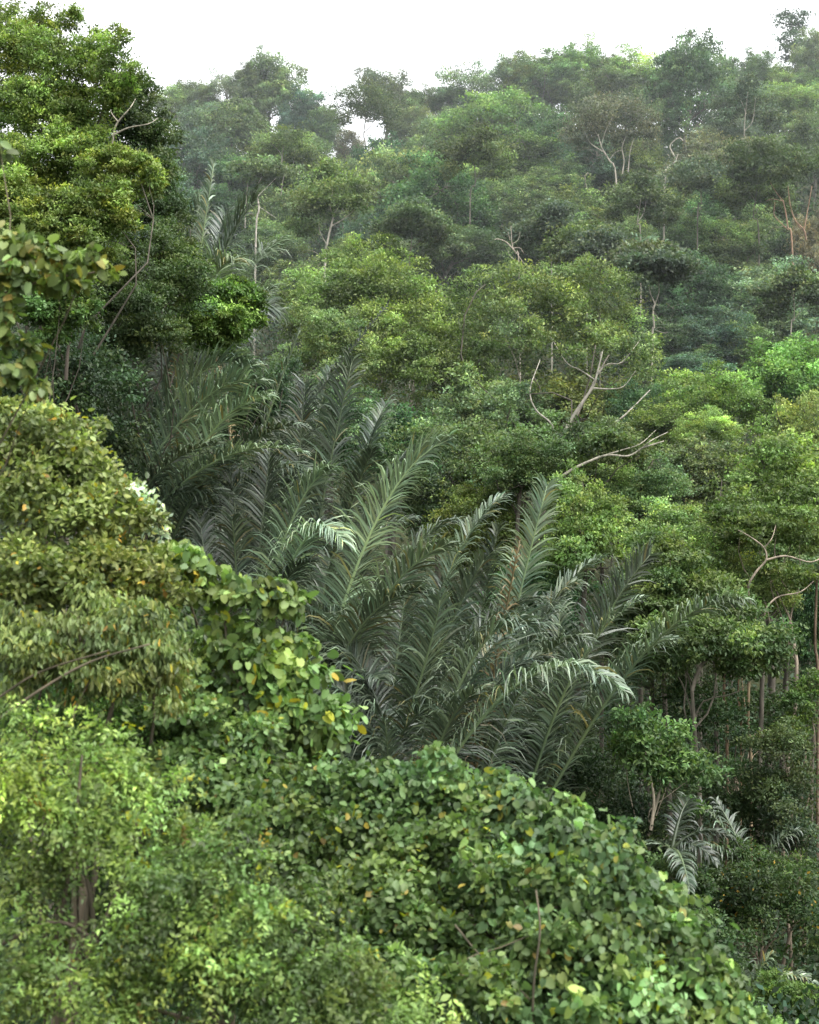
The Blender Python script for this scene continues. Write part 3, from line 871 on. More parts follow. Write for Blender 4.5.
# slender brown trunks that stand in the hollow
for px, ytop, ybot, w, col, lab, Y in [
    (725, 655, 735, 2.9, (.15, .105, .07), 'thick orange-brown trunk beside a thinner one in the hollow', 55),
    (739, 668, 730, 1.6, (0.150, 0.098, 0.060), 'thin brown trunk just beside the orange-brown one', 56),
    (749, 680, 770, 3.2, (0.255, 0.195, 0.128), 'buff forked trunk standing in front of the hollow', 52),
    (816, 600, 690, 2.9, (.15, .11, .08), 'tall reddish-brown trunk at the frame edge beside the hollow', 57),
    ]:
    top_p, base_x = at(px, ytop - 25, Y), at(px + (4 if px < 700 else 0), 512, Y)[0]
    stem_tree('slender_tree', lab, 'tree', [(px, ytop - 34, 22, 10), (px - 14, ytop - 24, 14, 8), (px + 14, ytop - 28, 14, 8)],
              [([(px + 2, ybot), (px - 1, (ytop + ybot) / 2), (px, ytop), (px + 1, ytop - 30)], w * 1.15, w * .8)] + ([([(749, 735), (744, 700), (741, 672)], 1.6, 1.0)] if px == 749 else []),
              MG, col, Y, style_leaf=.15, total=1500, seed=int(px), group='slender trunks in the hollow', base=(px + 1, 800))

# ------------------------------------------------------------------ near trees on the slope by the palms
def topping(light, dark=1.0):
    def fn(rng, P, TI):
        return TI
    return fn


LK = dict(cl=26, spread=.2, tvar=.34, hue=.10, fill=.25)
bough_tree('tall_leafy_tree', 'tall billowing tree with fresh green rounded masses closest to the open sky', 'tree',
           [(15, 60, 42, 36, 30), (60, 75, 41, 40, 32), (92, 55, 41, 26, 20), (118, 72, 40, 22, 30), (108, 92, 40, 18, 22), (30, 115, 41, 44, 34), (75, 120, 41, 34, 30), (15, 165, 40, 40, 34),
            (60, 170, 40, 44, 32), (-30, 110, 42, 44, 50), (40, 40, 43, 30, 22), (85, 150, 40, 28, 20), (5, 20, 44, 30, 18), (70, 26, 44, 14, 14)],
           (.178, .222, .060), .095, 105000, T_QUAD, base=at(20, 512, 42)[:2], ratio=.5, mat=LEAF, bark=(.12, .11, .09), trunk_r=.16, seed=21, group='tall trees by the palm grove', leaf_kw=LK, sub=4,
           limbs=[([(78, 130, 41.5), (76, 105, 41.5), (75, 85, 41.5)], .09, .06)])
bough_tree('tall_leafy_tree', 'dark tree with bright yellow-green spray tips below the billowing tree', 'tree',
           [(85, 205, 38, 34, 22), (110, 215, 38, 28, 20), (60, 230, 38, 36, 26), (95, 238, 38, 32, 20), (150, 178, 39, 20, 12), (135, 165, 39, 22, 12), (110, 165, 39, 30, 14), (20, 215, 38, 36, 30), (30, 255, 38, 36, 24), (120, 190, 39, 24, 14), (-20, 240, 38, 40, 50)],
           (.182, .216, .056), .09, 80000, T_QUAD, base=at(50, 512, 39)[:2], ratio=.5, mat=LEAF, bark=(.10, .09, .075), trunk_r=.12, seed=22, group='tall trees by the palm grove', leaf_kw=LK, sub=4)
bough_tree('tall_leafy_tree', 'dull dark tree with a bare pale branch behind the fresh green billowing tree', 'tree',
           [(140, 120, 48, 30, 24), (150, 150, 48, 28, 26), (110, 145, 48, 28, 24), (140, 195, 47, 34, 28), (165, 225, 47, 28, 30), (120, 120, 48, 24, 16), (145, 96, 48, 18, 14), (160, 190, 47, 24, 24), (90, 140, 48, 26, 30)],
           (.090, .118, .050), .105, 46000, T_QUAD, base=at(130, 512, 48)[:2], ratio=.5, mat=LEAF, bark=(.08, .07, .06), limb_col=(.27, .25, .21), trunk_r=.08, seed=23, group='tall trees by the palm grove', leaf_kw=dict(cl=26, spread=.2, tvar=.22), sub=4,
           limbs=[([(112, 150, 45), (114, 132, 45), (118, 122, 45), (130, 108, 45), (136, 98, 45.5)], .04, .012), ([(112, 136, 45), (128, 128, 45), (148, 124, 45), (158, 118, 45.5)], .035, .01), ([(118, 122, 45), (112, 114, 45), (108, 104, 45)], .025, .008)])
bough_tree('tall_leafy_tree', 'dark olive leaning tree overhanging the first palm fronds', 'tree',
           [(150, 265, 43, 44, 34), (185, 290, 43, 30, 30), (130, 310, 42, 40, 30), (170, 250, 44, 30, 24), (110, 290, 42, 30, 34), (160, 335, 42, 30, 16), (115, 345, 42, 34, 20)],
           (.092, .120, .046), .10, 50000, T_QUAD, base=at(120, 512, 43)[:2], ratio=.5, mat=LEAF, bark=(.07, .06, .05), trunk_r=.08, seed=24, group='tall trees by the palm grove', leaf_kw=dict(cl=26, spread=.2, tvar=.22), sub=4)
bough_tree('leafy_tree', 'light green leafy tree in front of the upright palm fronds', 'tree',
           [(222, 305, 45, 34, 20), (245, 325, 45, 22, 18), (205, 325, 45, 28, 18), (225, 340, 45, 26, 14), (195, 296, 45, 18, 12), (240, 300, 45, 20, 12)],
           (.118, .172, .045), .11, 26000, T_OVAL, base=at(215, 512, 45)[:2], ratio=.5, mat=LEAF, bark=(.07, .06, .05), trunk_r=.05, seed=25, group='tall trees by the palm grove', leaf_kw=LK)
bough_tree('leafy_tree', 'vivid green low tree in the shade behind the big-leafed overhanging branch', 'tree',
           [(60, 300, 34, 36, 22), (80, 320, 34, 24, 16), (40, 320, 34, 34, 24), (60, 280, 34, 28, 14)],
           (.105, .155, .044), .1, 15000, T_QUAD, base=at(50, 512, 34)[:2], ratio=.55, mat=LEAF, bark=(.07, .06, .05), trunk_r=.05, seed=26, group='tall trees by the palm grove', leaf_kw=LK)
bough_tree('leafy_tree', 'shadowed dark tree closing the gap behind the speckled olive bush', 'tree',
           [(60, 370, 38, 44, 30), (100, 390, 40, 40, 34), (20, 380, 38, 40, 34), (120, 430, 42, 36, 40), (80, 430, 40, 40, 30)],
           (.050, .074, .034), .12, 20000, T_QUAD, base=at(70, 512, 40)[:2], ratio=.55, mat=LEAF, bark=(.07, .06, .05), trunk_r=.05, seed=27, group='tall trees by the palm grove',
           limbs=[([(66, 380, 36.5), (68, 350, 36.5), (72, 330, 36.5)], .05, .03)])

# ------------------------------------------------------------------ palms
def frond_mesh(rng, p0, p1, p2, width, pairs, droop, tone, dead=False, roll=0.0, vlift=.25):
    n = pairs
    u = np.linspace(.1, 1, n)
    P = ((1 - u) ** 2)[:, None] * p0 + (2 * u * (1 - u))[:, None] * p1 + (u ** 2)[:, None] * p2
    Tn = norm(2 * (1 - u)[:, None] * (p1 - p0) + 2 * u[:, None] * (p2 - p1))
    side = norm(np.cross(Tn, UP) + 1e-4)
    up = np.cross(side, Tn)
    cr, sr = math.cos(roll), math.sin(roll)
    side, up = side * cr + up * sr, up * cr - side * sr
    prof = np.minimum(1, (u - .02) / .22) * (1 - .62 * np.clip((u - .45) / .55, 0, 1) ** 1.6)
    V, L, Sz, TI = [], [], [], []
    base = 0
    segs = 4
    for sgn in (-1, 1):
        ang = np.radians(24 + 34 * u) + rng.normal(0, .10, n)
        d = side * (sgn * np.cos(ang))[:, None] + Tn * np.sin(ang)[:, None] + up * (vlift + rng.normal(0, .15, n))[:, None]
        d = norm(d)
        ln = width * prof * rng.uniform(.8, 1.1, n)
        ln *= np.where(rng.uniform(size=n) < .05, rng.uniform(.3, .7, n), 1)
        dr = droop * rng.uniform(.5, 1.7, n) * 1.15
        pts = [P.copy()]
        dd = d.copy()
        for k in range(segs):
            pts.append(pts[-1] + dd * (ln / segs)[:, None])
            dd = norm(dd - UP * (dr * (.20 + .36 * k))[:, None])
        wv = norm(np.cross(norm(np.cross(d, Tn)), d) + rng.normal(0, .35, (n, 3)))
        bw = .024 * rng.uniform(.8, 1.25, n)
        wk = [.6, 1.0, .95, .65, .08]
        ring = []
        for k in range(segs + 1):
            w = wv * (bw * wk[k])[:, None]
            ring += [pts[k] - w, pts[k] + w]
        V.append(np.stack(ring, 1).reshape(-1, 3))
        m = 2 * (segs + 1)
        f = np.array([[2 * k, 2 * k + 1, 2 * k + 3, 2 * k + 2] for k in range(segs)]).ravel()
        L.append((base + np.arange(n)[:, None] * m + f[None]).ravel())
        Sz.append(np.full(n * segs, 4))
        b = tone * np.exp(rng.normal(0, .34, n))
        h = rng.normal(0, .05, n) + (rng.uniform(size=n) < .04) * .5
        c = np.stack([b * (1 + h), b, b * (1 - h * .8)], 1)
        if dead:
            c = b[:, None] * np.array([[3.0, 1.55, 1.2]])
        TI.append(np.repeat(c, m, 0))
        base += n * m
    # rachis
    tb = Tubes()
    q = bez(p0, p1, p2, 14)
    tb.add(q, np.linspace(.065, .012, 14), 5)
    rv = tb.verts()
    V.append(rv); L.append(np.array(tb.L) + base); Sz.append(np.array(tb.S))
    rc = np.array([1.5, 1.5, 1.2]) if not dead else np.array([2.8, 1.6, 1.2])
    TI.append(np.tile(rc * tone, (len(rv), 1)))
    return raw_mesh('frond', np.concatenate(V), np.concatenate(Sz), np.concatenate(L), FROND, np.clip(np.concatenate(TI), 0, 6))


PALMC = (.090, .108, .068)
PALMS = [
    # crown direction, distance, label, fronds: (tip px, tip py, dY, arch, width, droop, tone, roll)
    ((95, 560, 43), 'palm closest to the speckled olive bush, its fronds arching up under the dark leaning tree',
     [(247, 362, 0, .30, 1.35, .35, 1.0, .2), (258, 380, -1.5, .26, 1.3, .4, 1.05, .3), (302, 452, -2.5, .22, .9, .5, 1.1, .2), (160, 318, 1, .12, 1.3, .5, .8, .5), (215, 445, -2, .2, 1.1, .45, .8, 0), (120, 380, 2, .05, 1.2, .3, .7, 0), (60, 420, 2, .05, 1.2, .4, .6, 0), (180, 400, 2.5, .15, 1.2, .4, .65, 0), (235, 500, -1, .3, 1.1, .5, .7, 0)], 2),
    ((150, 590, 45), 'palm of dark wide fronds sweeping out just below the tall leafy trees',
     [(252, 366, -2, .24, 1.4, .6, 1.8, .2), (266, 396, -3, .22, 1.4, .6, 1.7, .2), (215, 340, 1, .12, 1.4, .5, 1.0, 0), (172, 345, 1, .08, 1.4, .5, .9, 0), (296, 425, -2, .24, 1.3, .55, 1.15, .1), (305, 470, -2.5, .26, 1.2, .55, 1.0, 0), (245, 450, -3, .24, 1.2, .55, 1.2, 0), (138, 350, 0, .05, 1.3, .5, .8, 0), (225, 400, 2, .15, 1.3, .5, .9, 0)], None),
    ((185, 395, 50), 'tall palm at the back with silvery arching fronds against the hazy slope',
     [(214, 163, 0, -.04, .8, .6, .9, .6), (256, 200, 1.0, .16, 1.75, .5, 1.1, .2), (280, 245, 1.5, .18, 1.75, .6, 1.0, 0), (232, 262, -2, .30, 1.75, .6, 1.6, .2), (200, 205, 1, .04, 1.6, .4, .8, .4), (150, 262, 1, .1, 1.6, .4, .7, 0), (270, 290, -1, .2, 1.6, .5, .9, 0), (225, 215, 2.5, .1, 1.75, .5, 1.0, 0)], 5),
    ((250, 700, 41), 'palm with a bright drooping frond just above the big-leafed branch',
     [(342, 540, -3, .42, 1.2, .8, 1.9, 0), (330, 470, -1, .26, 1.2, .5, 1.0, .2), (232, 520, 0, .1, 1.2, .5, .8, 0), (270, 450, 1, .08, 1.2, .4, .75, 0), (290, 480, 2.5, .15, 1.3, .4, .7, .3), (200, 520, 1, .05, 1.1, .4, .7, 0), (345, 610, -2, .25, 1.1, .6, .9, 0), (310, 560, -3, .2, 1.0, .5, .8, 0), (230, 470, 3, .1, 1.2, .4, .6, 0)], None),
    ((305, 650, 46), 'tall upright palm in the middle of the grove with a pale ragged tip',
     [(352, 362, 0, .05, 1.5, .55, 1.0, .5), (305, 385, 1, .0, 1.4, .5, .85, -.3), (330, 372, 2, .05, 1.3, .5, .8, 0), (385, 405, 1, .14, 1.3, .5, .85, .2), (282, 420, 2, -.05, 1.2, .5, .7, 0), (372, 450, -2, .16, 1.1, .5, .95, 0), (410, 520, 0, .2, 1.2, .5, .7, 0)], None),
    ((315, 745, 40), 'palm with a shining silver frond tip raised above the grove',
     [(448, 440, -1.5, .22, 1.25, .5, 2.1, .5), (420, 452, 1.5, .24, 1.2, .5, 1.1, .2), (445, 545, -3, .16, 1.4, .45, 1.9, .3), (390, 500, 2, .12, 1.2, .5, .8, 0), (425, 590, -3, .22, 1.2, .5, .95, .2), (330, 560, 1, .05, 1.2, .5, .8, 0), (470, 520, 2, .25, 1.2, .6, .85, 0), (380, 680, -3, .25, 1.0, .6, .9, 0)], None),
    ((385, 790, 39), 'palm in the lower middle with dark upright feathery fronds',
     [(484, 560, -1, .08, 1.3, .5, .95, .3), (440, 600, -2, .08, 1.25, .45, .9, 0), (500, 500, 2, .18, 1.2, .5, .85, 0), (410, 560, 2, .04, 1.3, .5, .8, 0), (345, 620, 0, -.08, 1.1, .5, .8, 0), (385, 720, -3.5, -.2, .8, .5, 1.2, 0), (540, 600, 1, .25, 1.2, .5, .85, 0), (460, 700, -3, .22, 1.1, .5, .8, 0)], 1),
    ((470, 830, 41), 'palm with the tallest single upright pale frond in the grove',
     [(547, 486, -2, .02, 1.2, .4, 1.9, .6), (498, 530, 1.5, .0, 1.2, .45, .9, 0), (575, 585, 0, .22, 1.2, .55, 1.0, 0), (600, 560, 2.5, .16, 1.2, .5, .8, 0), (522, 560, 2, .05, 1.2, .45, .85, 0), (455, 600, 2, -.08, 1.2, .45, .8, 0), (585, 640, -2, .3, 1.1, .6, .9, 0)], 4),
    ((425, 800, 37), 'nearest palm, its two lowest fronds arching over the heart-leafed tree',
     [(535, 628, -1, .38, 1.15, .7, 1.15, .2), (622, 690, -3, .36, 1.15, .8, 1.9, .1), (500, 640, 1, .2, 1.2, .5, .9, 0), (480, 690, -2, .2, 1.0, .5, .85, 0), (560, 660, 1.5, .3, 1.1, .6, .85, 0)], None),
    ((530, 815, 43), 'palm reaching farthest out over the hollow with a long bending frond',
     [(742, 600, -4.5, .22, 1.2, .6, 1.9, .3), (650, 555, 0, .12, 1.25, .4, .85, 1.1), (622, 590, 1, .05, 1.2, .45, .9, .5), (670, 640, -1, .22, 1.1, .6, 1.0, 0), (600, 620, 2, .1, 1.2, .5, .8, 0), (640, 600, -2, .18, 1.0, .5, .95, .2), (560, 600, 2, .02, 1.2, .45, .75, 0)], None),
]
for k, ((cx, cy, Y), lab, fr, deadn) in enumerate(PALMS):
    rng = np.random.default_rng(300 + k)
    c = at(cx - 12, cy + 35, Y)
    g = float(ground(c[0], Y))
    root = thing('palm', (c[0], Y, g), lab, 'palm', 'palms of the grove')
    h = c[2] - g
    tb = Tubes()
    pth = np.array([[0, 0, -.3], [.05, .02, h * .35], [-.04, .03, h * .7], [0, 0, h]])
    tb.add(smooth_path(pth), np.interp(np.linspace(0, 1, len(smooth_path(pth))), [0, .1, 1], [.3, .18, .15]), 9)
    part('trunk', tb.mesh('trunk'), root, (.11, .09, .065))
    o = np.array([c[0], Y, g])
    p0 = np.array([0, 0, h])
    for j, (tx, ty, dY, arch, w, dr, tone, roll) in enumerate(fr):
        p2 = at(tx, ty, Y + dY) - o
        v = p2 - p0
        L = np.linalg.norm(v)
        p1 = p0 + v * .52 + UP * (arch * 1.35 + .06) * L + norm(np.cross(v, UP)) * rng.normal(0, .07) * L
        me = frond_mesh(rng, p0 + norm(rng.normal(size=3)) * .1, p1, p2, w * 1.12, int(17 * L), dr, tone * 1.08 * rng.choice([.7, .95, 1.05, 1.5]), roll=roll)
        part('frond', me, root, PALMC)
    for j in range(9):                                  # fronds that fan out to the back and sides
        a = rng.uniform(.7, 3.4)
        el = rng.uniform(.3, 1.25)
        L = rng.uniform(6.0, 8.5)
        v = np.array([math.cos(a) * math.cos(el), abs(math.sin(a)) * math.cos(el), math.sin(el)]) * L
        p2 = p0 + v - UP * 1.0
        me = frond_mesh(rng, p0, p0 + v * .55 + UP * 2.2, p2 - UP * 1.2, 1.5, 125, .7, rng.uniform(.55, 1.45), roll=rng.normal(0, .4))
        part('frond', me, root, PALMC)
    if deadn is not None:
        tips = {2: (225, 360, 1), 1: (478, 690, -2.5), 4: (520, 540, -2.5), 5: (192, 250, -1)}[deadn]
        p2 = at(tips[0], tips[1], Y + tips[2]) - o
        v = p2 - p0
        me = frond_mesh(rng, p0, p0 + v * .6 + UP * .25, p2, .7, 50, 1.4, .75, dead=True)
        part('frond', me, root, PALMC, 'withered orange-brown frond')
# the bare stalk that leans out of the grove
p = at(240, 500, 48)
g = float(ground(p[0], 48))
root = thing('palm', (p[0], 48, g), 'withered palm with one long bare stalk leaning out above the grove', 'palm', 'palms of the grove')
rng = np.random.default_rng(77)
o = np.array([p[0], 48, g])
tb = Tubes()
hh = p[2] - g
tb.add(smooth_path([[0, 0, -.3], [.1, 0, hh * .5], [0, 0, hh]]), np.linspace(.08, .06, 9), 8)
part('trunk', tb.mesh('trunk'), root, (.03, .028, .022))
q2 = at(388, 304, 46) - o
p0 = np.array([0, 0, hh])
part('frond', frond_mesh(rng, p0, (p0 + q2) / 2 + UP * .25, q2, .5, 55, 1.2, 1.3, roll=.3), root, (.085, .085, .072), 'bare grey stalk with stubs of leaflets')
part('frond', frond_mesh(rng, p0, (p0 + at(300, 330, 48) - o) / 2 + UP * .3, at(300, 330, 48) - o, .9, 55, .8, .9), root, PALMC)
part('frond', frond_mesh(rng, p0, (p0 + at(215, 355, 48) - o) / 2 + UP * .5, at(215, 355, 48) - o, .7, 45, .9, 1.0, dead=True), root, PALMC, 'withered straw-coloured frond')

# small palms in the hollow
for cx, cy, Y, lab, fr, tone in [
    (672, 850, 40.5, 'small dark palm half hidden in the hollow with drooping grey fronds', [(740, 846, 0, .5, .6, .9, .45), (716, 862, -1, .4, .6, .9, .5), (690, 800, 1, .35, .7, .7, .45), (640, 850, 1, .3, .6, .6, .8), (690, 890, -2, .3, .6, .7, 1.0)], 1),
    (752, 880, 43.5, 'dusky palm leaning out of the hollow thicket with long hanging fronds', [(684, 796, 0, .30, .8, 1.0, 1.0), (692, 848, -1, .34, .65, 1.0, 1.0), (715, 800, 1, .2, .8, .8, .8), (700, 900, -2, .3, .7, .8, 1.0), (800, 830, 0, .3, .8, .8, .8)], 1),
    (745, 1010, 40, 'low silvery palm at the foot of the slope with fanned pale fronds', [(818, 985, -1, .5, .5, .7, 1.8), (772, 955, 0, .3, .5, .5, 1.8), (742, 950, 1, .2, .5, .5, 1.5), (790, 1010, -1, .4, .5, .7, 1.6), (705, 975, 0, .3, .5, .6, 1.3)], 1)]:
    rng = np.random.default_rng(int(cx))
    c = at(cx, cy, Y)
    g = float(ground(c[0], Y))
    o = np.array([c[0], Y, g])
    root = thing('palm', o, lab, 'palm', 'small palms in the hollow')
    h = max(c[2] - g, .3)
    tb = Tubes()
    tb.add(smooth_path([[0, 0, -.3], [.03, 0, h * .5], [0, 0, h]]), np.linspace(.16, .12, 9), 8)
    part('trunk', tb.mesh('trunk'), root, (.11, .09, .065))
    p0 = np.array([0, 0, h])
    for tx, ty, dY, arch, w, dr, tn in fr:
        p2 = at(tx, ty, Y + dY) - o
        v = p2 - p0
        part('frond', frond_mesh(rng, p0, p0 + v * .5 + UP * arch * np.linalg.norm(v), p2, w, 42, dr, tn), root, PALMC)

# ------------------------------------------------------------------ shrubs of the hollow
bough_tree('glossy_tree', 'small tree with glossy pale-flecked leaves on a thin bare stem', 'tree',
           [(640, 725, 42, 26, 18), (660, 745, 42, 26, 18), (680, 765, 42, 26, 14), (705, 770, 42, 22, 12), (645, 760, 42, 22, 14), (665, 780, 42, 18, 10), (625, 745, 43, 14, 16), (690, 808, 42, 16, 6)],
           (.115, .175, .062), .15, 6500, T_OVAL, base=at(655, 900, 42)[:2], ratio=.5, bark=(.33, .29, .23), trunk_r=.06, seed=31, top=(660, 790, 42), group='shrubs and small trees in the hollow',
           limbs=[([(651, 830, 41.8), (654, 800, 41.8), (650, 775, 41.8)], .05, .03)], leaf_kw=dict(cl=16, spread=.3, tvar=.2))
for spec in [  # the hollow's shade is put into the darker shrub colours
    ('olive shrub with drooping sprays beside the thin bare stem in the hollow', [(780, 755, 46, 40, 26), (800, 790, 46, 34, 24), (765, 790, 46, 26, 22)], (.085, .105, .040), .11, 11000, 32),
    ('bright shrub high at the edge of the hollow below the reddish-brown trunk', [(812, 700, 48, 24, 20), (800, 725, 48, 18, 14)], (.098, .145, .040), .12, 4000, 33),
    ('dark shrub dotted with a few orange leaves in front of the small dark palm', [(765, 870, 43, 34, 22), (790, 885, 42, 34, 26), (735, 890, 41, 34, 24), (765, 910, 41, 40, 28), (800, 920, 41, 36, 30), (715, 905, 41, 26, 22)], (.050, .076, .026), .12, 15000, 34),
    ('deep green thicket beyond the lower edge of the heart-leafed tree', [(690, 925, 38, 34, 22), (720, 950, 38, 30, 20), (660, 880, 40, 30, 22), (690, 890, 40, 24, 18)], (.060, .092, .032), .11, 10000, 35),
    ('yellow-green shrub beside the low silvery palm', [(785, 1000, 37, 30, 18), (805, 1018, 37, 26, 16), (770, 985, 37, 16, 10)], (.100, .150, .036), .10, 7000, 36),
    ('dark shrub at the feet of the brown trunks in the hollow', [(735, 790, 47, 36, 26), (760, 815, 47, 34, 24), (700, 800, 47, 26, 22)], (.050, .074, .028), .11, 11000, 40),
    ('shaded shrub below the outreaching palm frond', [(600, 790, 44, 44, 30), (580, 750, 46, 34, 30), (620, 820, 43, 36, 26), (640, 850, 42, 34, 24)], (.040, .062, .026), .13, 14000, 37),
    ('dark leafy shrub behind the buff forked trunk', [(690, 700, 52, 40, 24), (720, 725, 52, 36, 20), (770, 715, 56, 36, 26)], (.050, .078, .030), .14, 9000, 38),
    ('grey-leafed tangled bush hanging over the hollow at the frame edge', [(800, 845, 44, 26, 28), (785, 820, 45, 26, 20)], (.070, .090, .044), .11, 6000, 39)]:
    def orange(rng, P, TI, s=spec[5]):
        if s == 34:
            m = rng.uniform(size=len(TI)) < .012
            TI[m] = [6.0, 2.2, .8]
        return TI
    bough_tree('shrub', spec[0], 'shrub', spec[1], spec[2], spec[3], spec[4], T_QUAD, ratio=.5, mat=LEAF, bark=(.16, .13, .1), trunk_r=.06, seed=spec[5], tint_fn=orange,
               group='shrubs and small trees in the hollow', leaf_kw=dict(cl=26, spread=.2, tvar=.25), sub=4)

# ------------------------------------------------------------------ the near slope
def speckle(frac, cols, base_fn=None):
    def fn(rng, P, TI):
        m = rng.uniform(size=len(TI))
        e = 0.0
        for c, w in cols:
            sel = (m >= e) & (m < e + frac * w)
            TI[sel] = np.array(c) * np.exp(rng.normal(0, .15, (sel.sum(), 1)))
            e += frac * w
        return TI
    return fn


YELLOW = ((2.5, 1.7, .5), .5)
ORANGE = ((2.4, 1.2, .6), .3)
BROWN = ((1.5, .7, .6), .2)
NEAR = dict(cl=16, spread=.3, tvar=.26, hue=.05, jit=.55, fill=.3)

# olive bush with yellow specks on the upper side
bough_tree('speckled_bush', 'olive bush speckled with yellow and orange leaves below the overhanging branch', 'bush',
           [(20, 430, 15, 44, 30), (60, 450, 15, 40, 30), (95, 490, 15, 40, 34), (30, 500, 14.6, 50, 40), (75, 530, 14.6, 50, 36), (120, 530, 15, 34, 30), (-20, 470, 15, 50, 60), (140, 565, 14.8, 30, 22),
            (40, 570, 14.4, 50, 34), (100, 580, 14.4, 46, 30), (10, 610, 14.2, 44, 36), (85, 435, 15.4, 16, 16), (150, 600, 14.6, 36, 26)],
           (.190, .208, .068), .066, 27000, T_OVAL, base=at(30, 512, 16.5)[:2], ratio=.62, seed=41, trunk_r=.09, tint_fn=speckle(.025, [YELLOW, ORANGE, BROWN]), leaf_kw=NEAR, group='trees and bushes of the near slope', sub=4)
bough_tree('drooping_bush', 'brownish olive bush with limp hanging leaves under the speckled bush', 'bush',
           [(60, 640, 13.6, 50, 30), (110, 640, 13.6, 50, 30), (150, 650, 13.6, 40, 30), (20, 660, 13.4, 44, 34), (90, 680, 13.4, 50, 24), (170, 680, 13.6, 26, 24), (140, 620, 13.8, 40, 20)],
           (.172, .196, .066), .07, 12500, T_OVAL, base=at(60, 512, 14.8)[:2], ratio=.42, seed=42, trunk_r=.08, tint_fn=speckle(.025, [YELLOW, ORANGE, BROWN]), leaf_kw=dict(cl=14, spread=.34, droop=1.6, upw=.25, jit=.6, tvar=.2), group='trees and bushes of the near slope',
           limbs=[([(-5, 722, 13), (40, 690, 13), (90, 662, 13), (150, 644, 13)], .016, .007), ([(-5, 700, 13.1), (40, 672, 13.1), (110, 650, 13.1)], .012, .006)], sub=4)
# sprays of big leaves
bough_tree('big_leafed_branch', 'overhanging branch of big olive leaves with rusty tips, in front of the tall trees', 'tree',
           [(15, 245, 12, 18, 14), (45, 262, 12, 24, 15), (85, 268, 12, 26, 14), (12, 280, 12, 18, 16), (60, 285, 12, 20, 8), (8, 330, 12, 12, 18), (25, 350, 12, 10, 10), (15, 375, 12, 16, 14), (35, 388, 12, 12, 8), (0, 150, 12.4, 10, 10), (5, 300, 12, 10, 14), (-25, 260, 12.2, 26, 30), (-25, 350, 12.2, 26, 40)],
           (.150, .185, .060), .078, 2300, T_HEART, base=(-5.2, 13.5), ratio=.75, seed=43, trunk_r=.03, tint_fn=speckle(.16, [((1.5, 1.05, .7), .7), ((1.6, .85, .7), .3)]),
           leaf_kw=dict(cl=7, spread=.36, droop=.9, upw=.5, jit=.5), group='trees and bushes of the near slope', sub=2, top=(-40, 420, 12.6),
           limbs=[([(-30, 300, 12.2), (10, 292, 12.1), (45, 280, 12), (95, 272, 12)], .02, .007)])
HEART_KW = dict(cl=12, spread=.38, droop=.9, upw=.5, jit=.75, tvar=.28, hue=.09, lsize=(.45, 1.35), fill=.3)
bough_tree('heart_leafed_tree', 'big heart-shaped leaves on sprays jutting out before the dark palms', 'tree',
           [(200, 575, 15, 28, 16), (235, 598, 15, 30, 16), (265, 592, 15, 30, 14), (290, 600, 15, 16, 14), (225, 640, 15, 34, 22), (260, 650, 15, 34, 24), (285, 665, 15, 26, 24), (300, 690, 15, 28, 24), (320, 720, 15, 26, 22), (290, 725, 15, 36, 26), (245, 730, 15, 34, 20), (230, 690, 15, 30, 20), (335, 740, 15, 14, 14), (270, 700, 15, 30, 20), (180, 555, 15.2, 20, 12)],
           (.160, .215, .068), .092, 6400, T_HEART, base=at(215, 512, 16.2)[:2], ratio=.82, seed=44, trunk_r=.08, tint_fn=speckle(.035, [YELLOW, ((2.4, 1.2, .5), .3), ((1.9, 1.4, 1.0), .2)]), leaf_kw=HEART_KW, group='trees and bushes of the near slope', sub=2)
bough_tree('vine_leafed_bush', 'bushy mass of small dull leaves dotted with bright yellow ones', 'bush',
           [(190, 770, 14, 50, 30), (240, 790, 14, 50, 30), (300, 790, 14, 50, 26), (350, 790, 14, 50, 26), (270, 840, 13.6, 60, 40), (340, 850, 13.6, 60, 40), (400, 830, 13.8, 54, 36), (210, 850, 13.6, 50, 40), (380, 900, 13.2, 60, 40), (310, 910, 13.2, 60, 40), (440, 860, 13.8, 44, 40), (440, 920, 13.2, 50, 40), (250, 740, 14.4, 40, 20),
            (180, 720, 14.4, 50, 34), (380, 960, 12.8, 60, 40), (470, 830, 13.3, 24, 16), (500, 880, 12.7, 26, 20), (550, 935, 12.0, 24, 16), (480, 985, 11.7, 34, 24), (590, 905, 12.6, 16, 12), (420, 990, 11.8, 30, 24)],
           (.130, .180, .062), .075, 26000, T_OVAL, base=at(300, 512, 15.5)[:2], ratio=.72, seed=45, trunk_r=.09, tint_fn=speckle(.032, [YELLOW, ORANGE, BROWN]), leaf_kw=NEAR, group='trees and bushes of the near slope', sub=4)
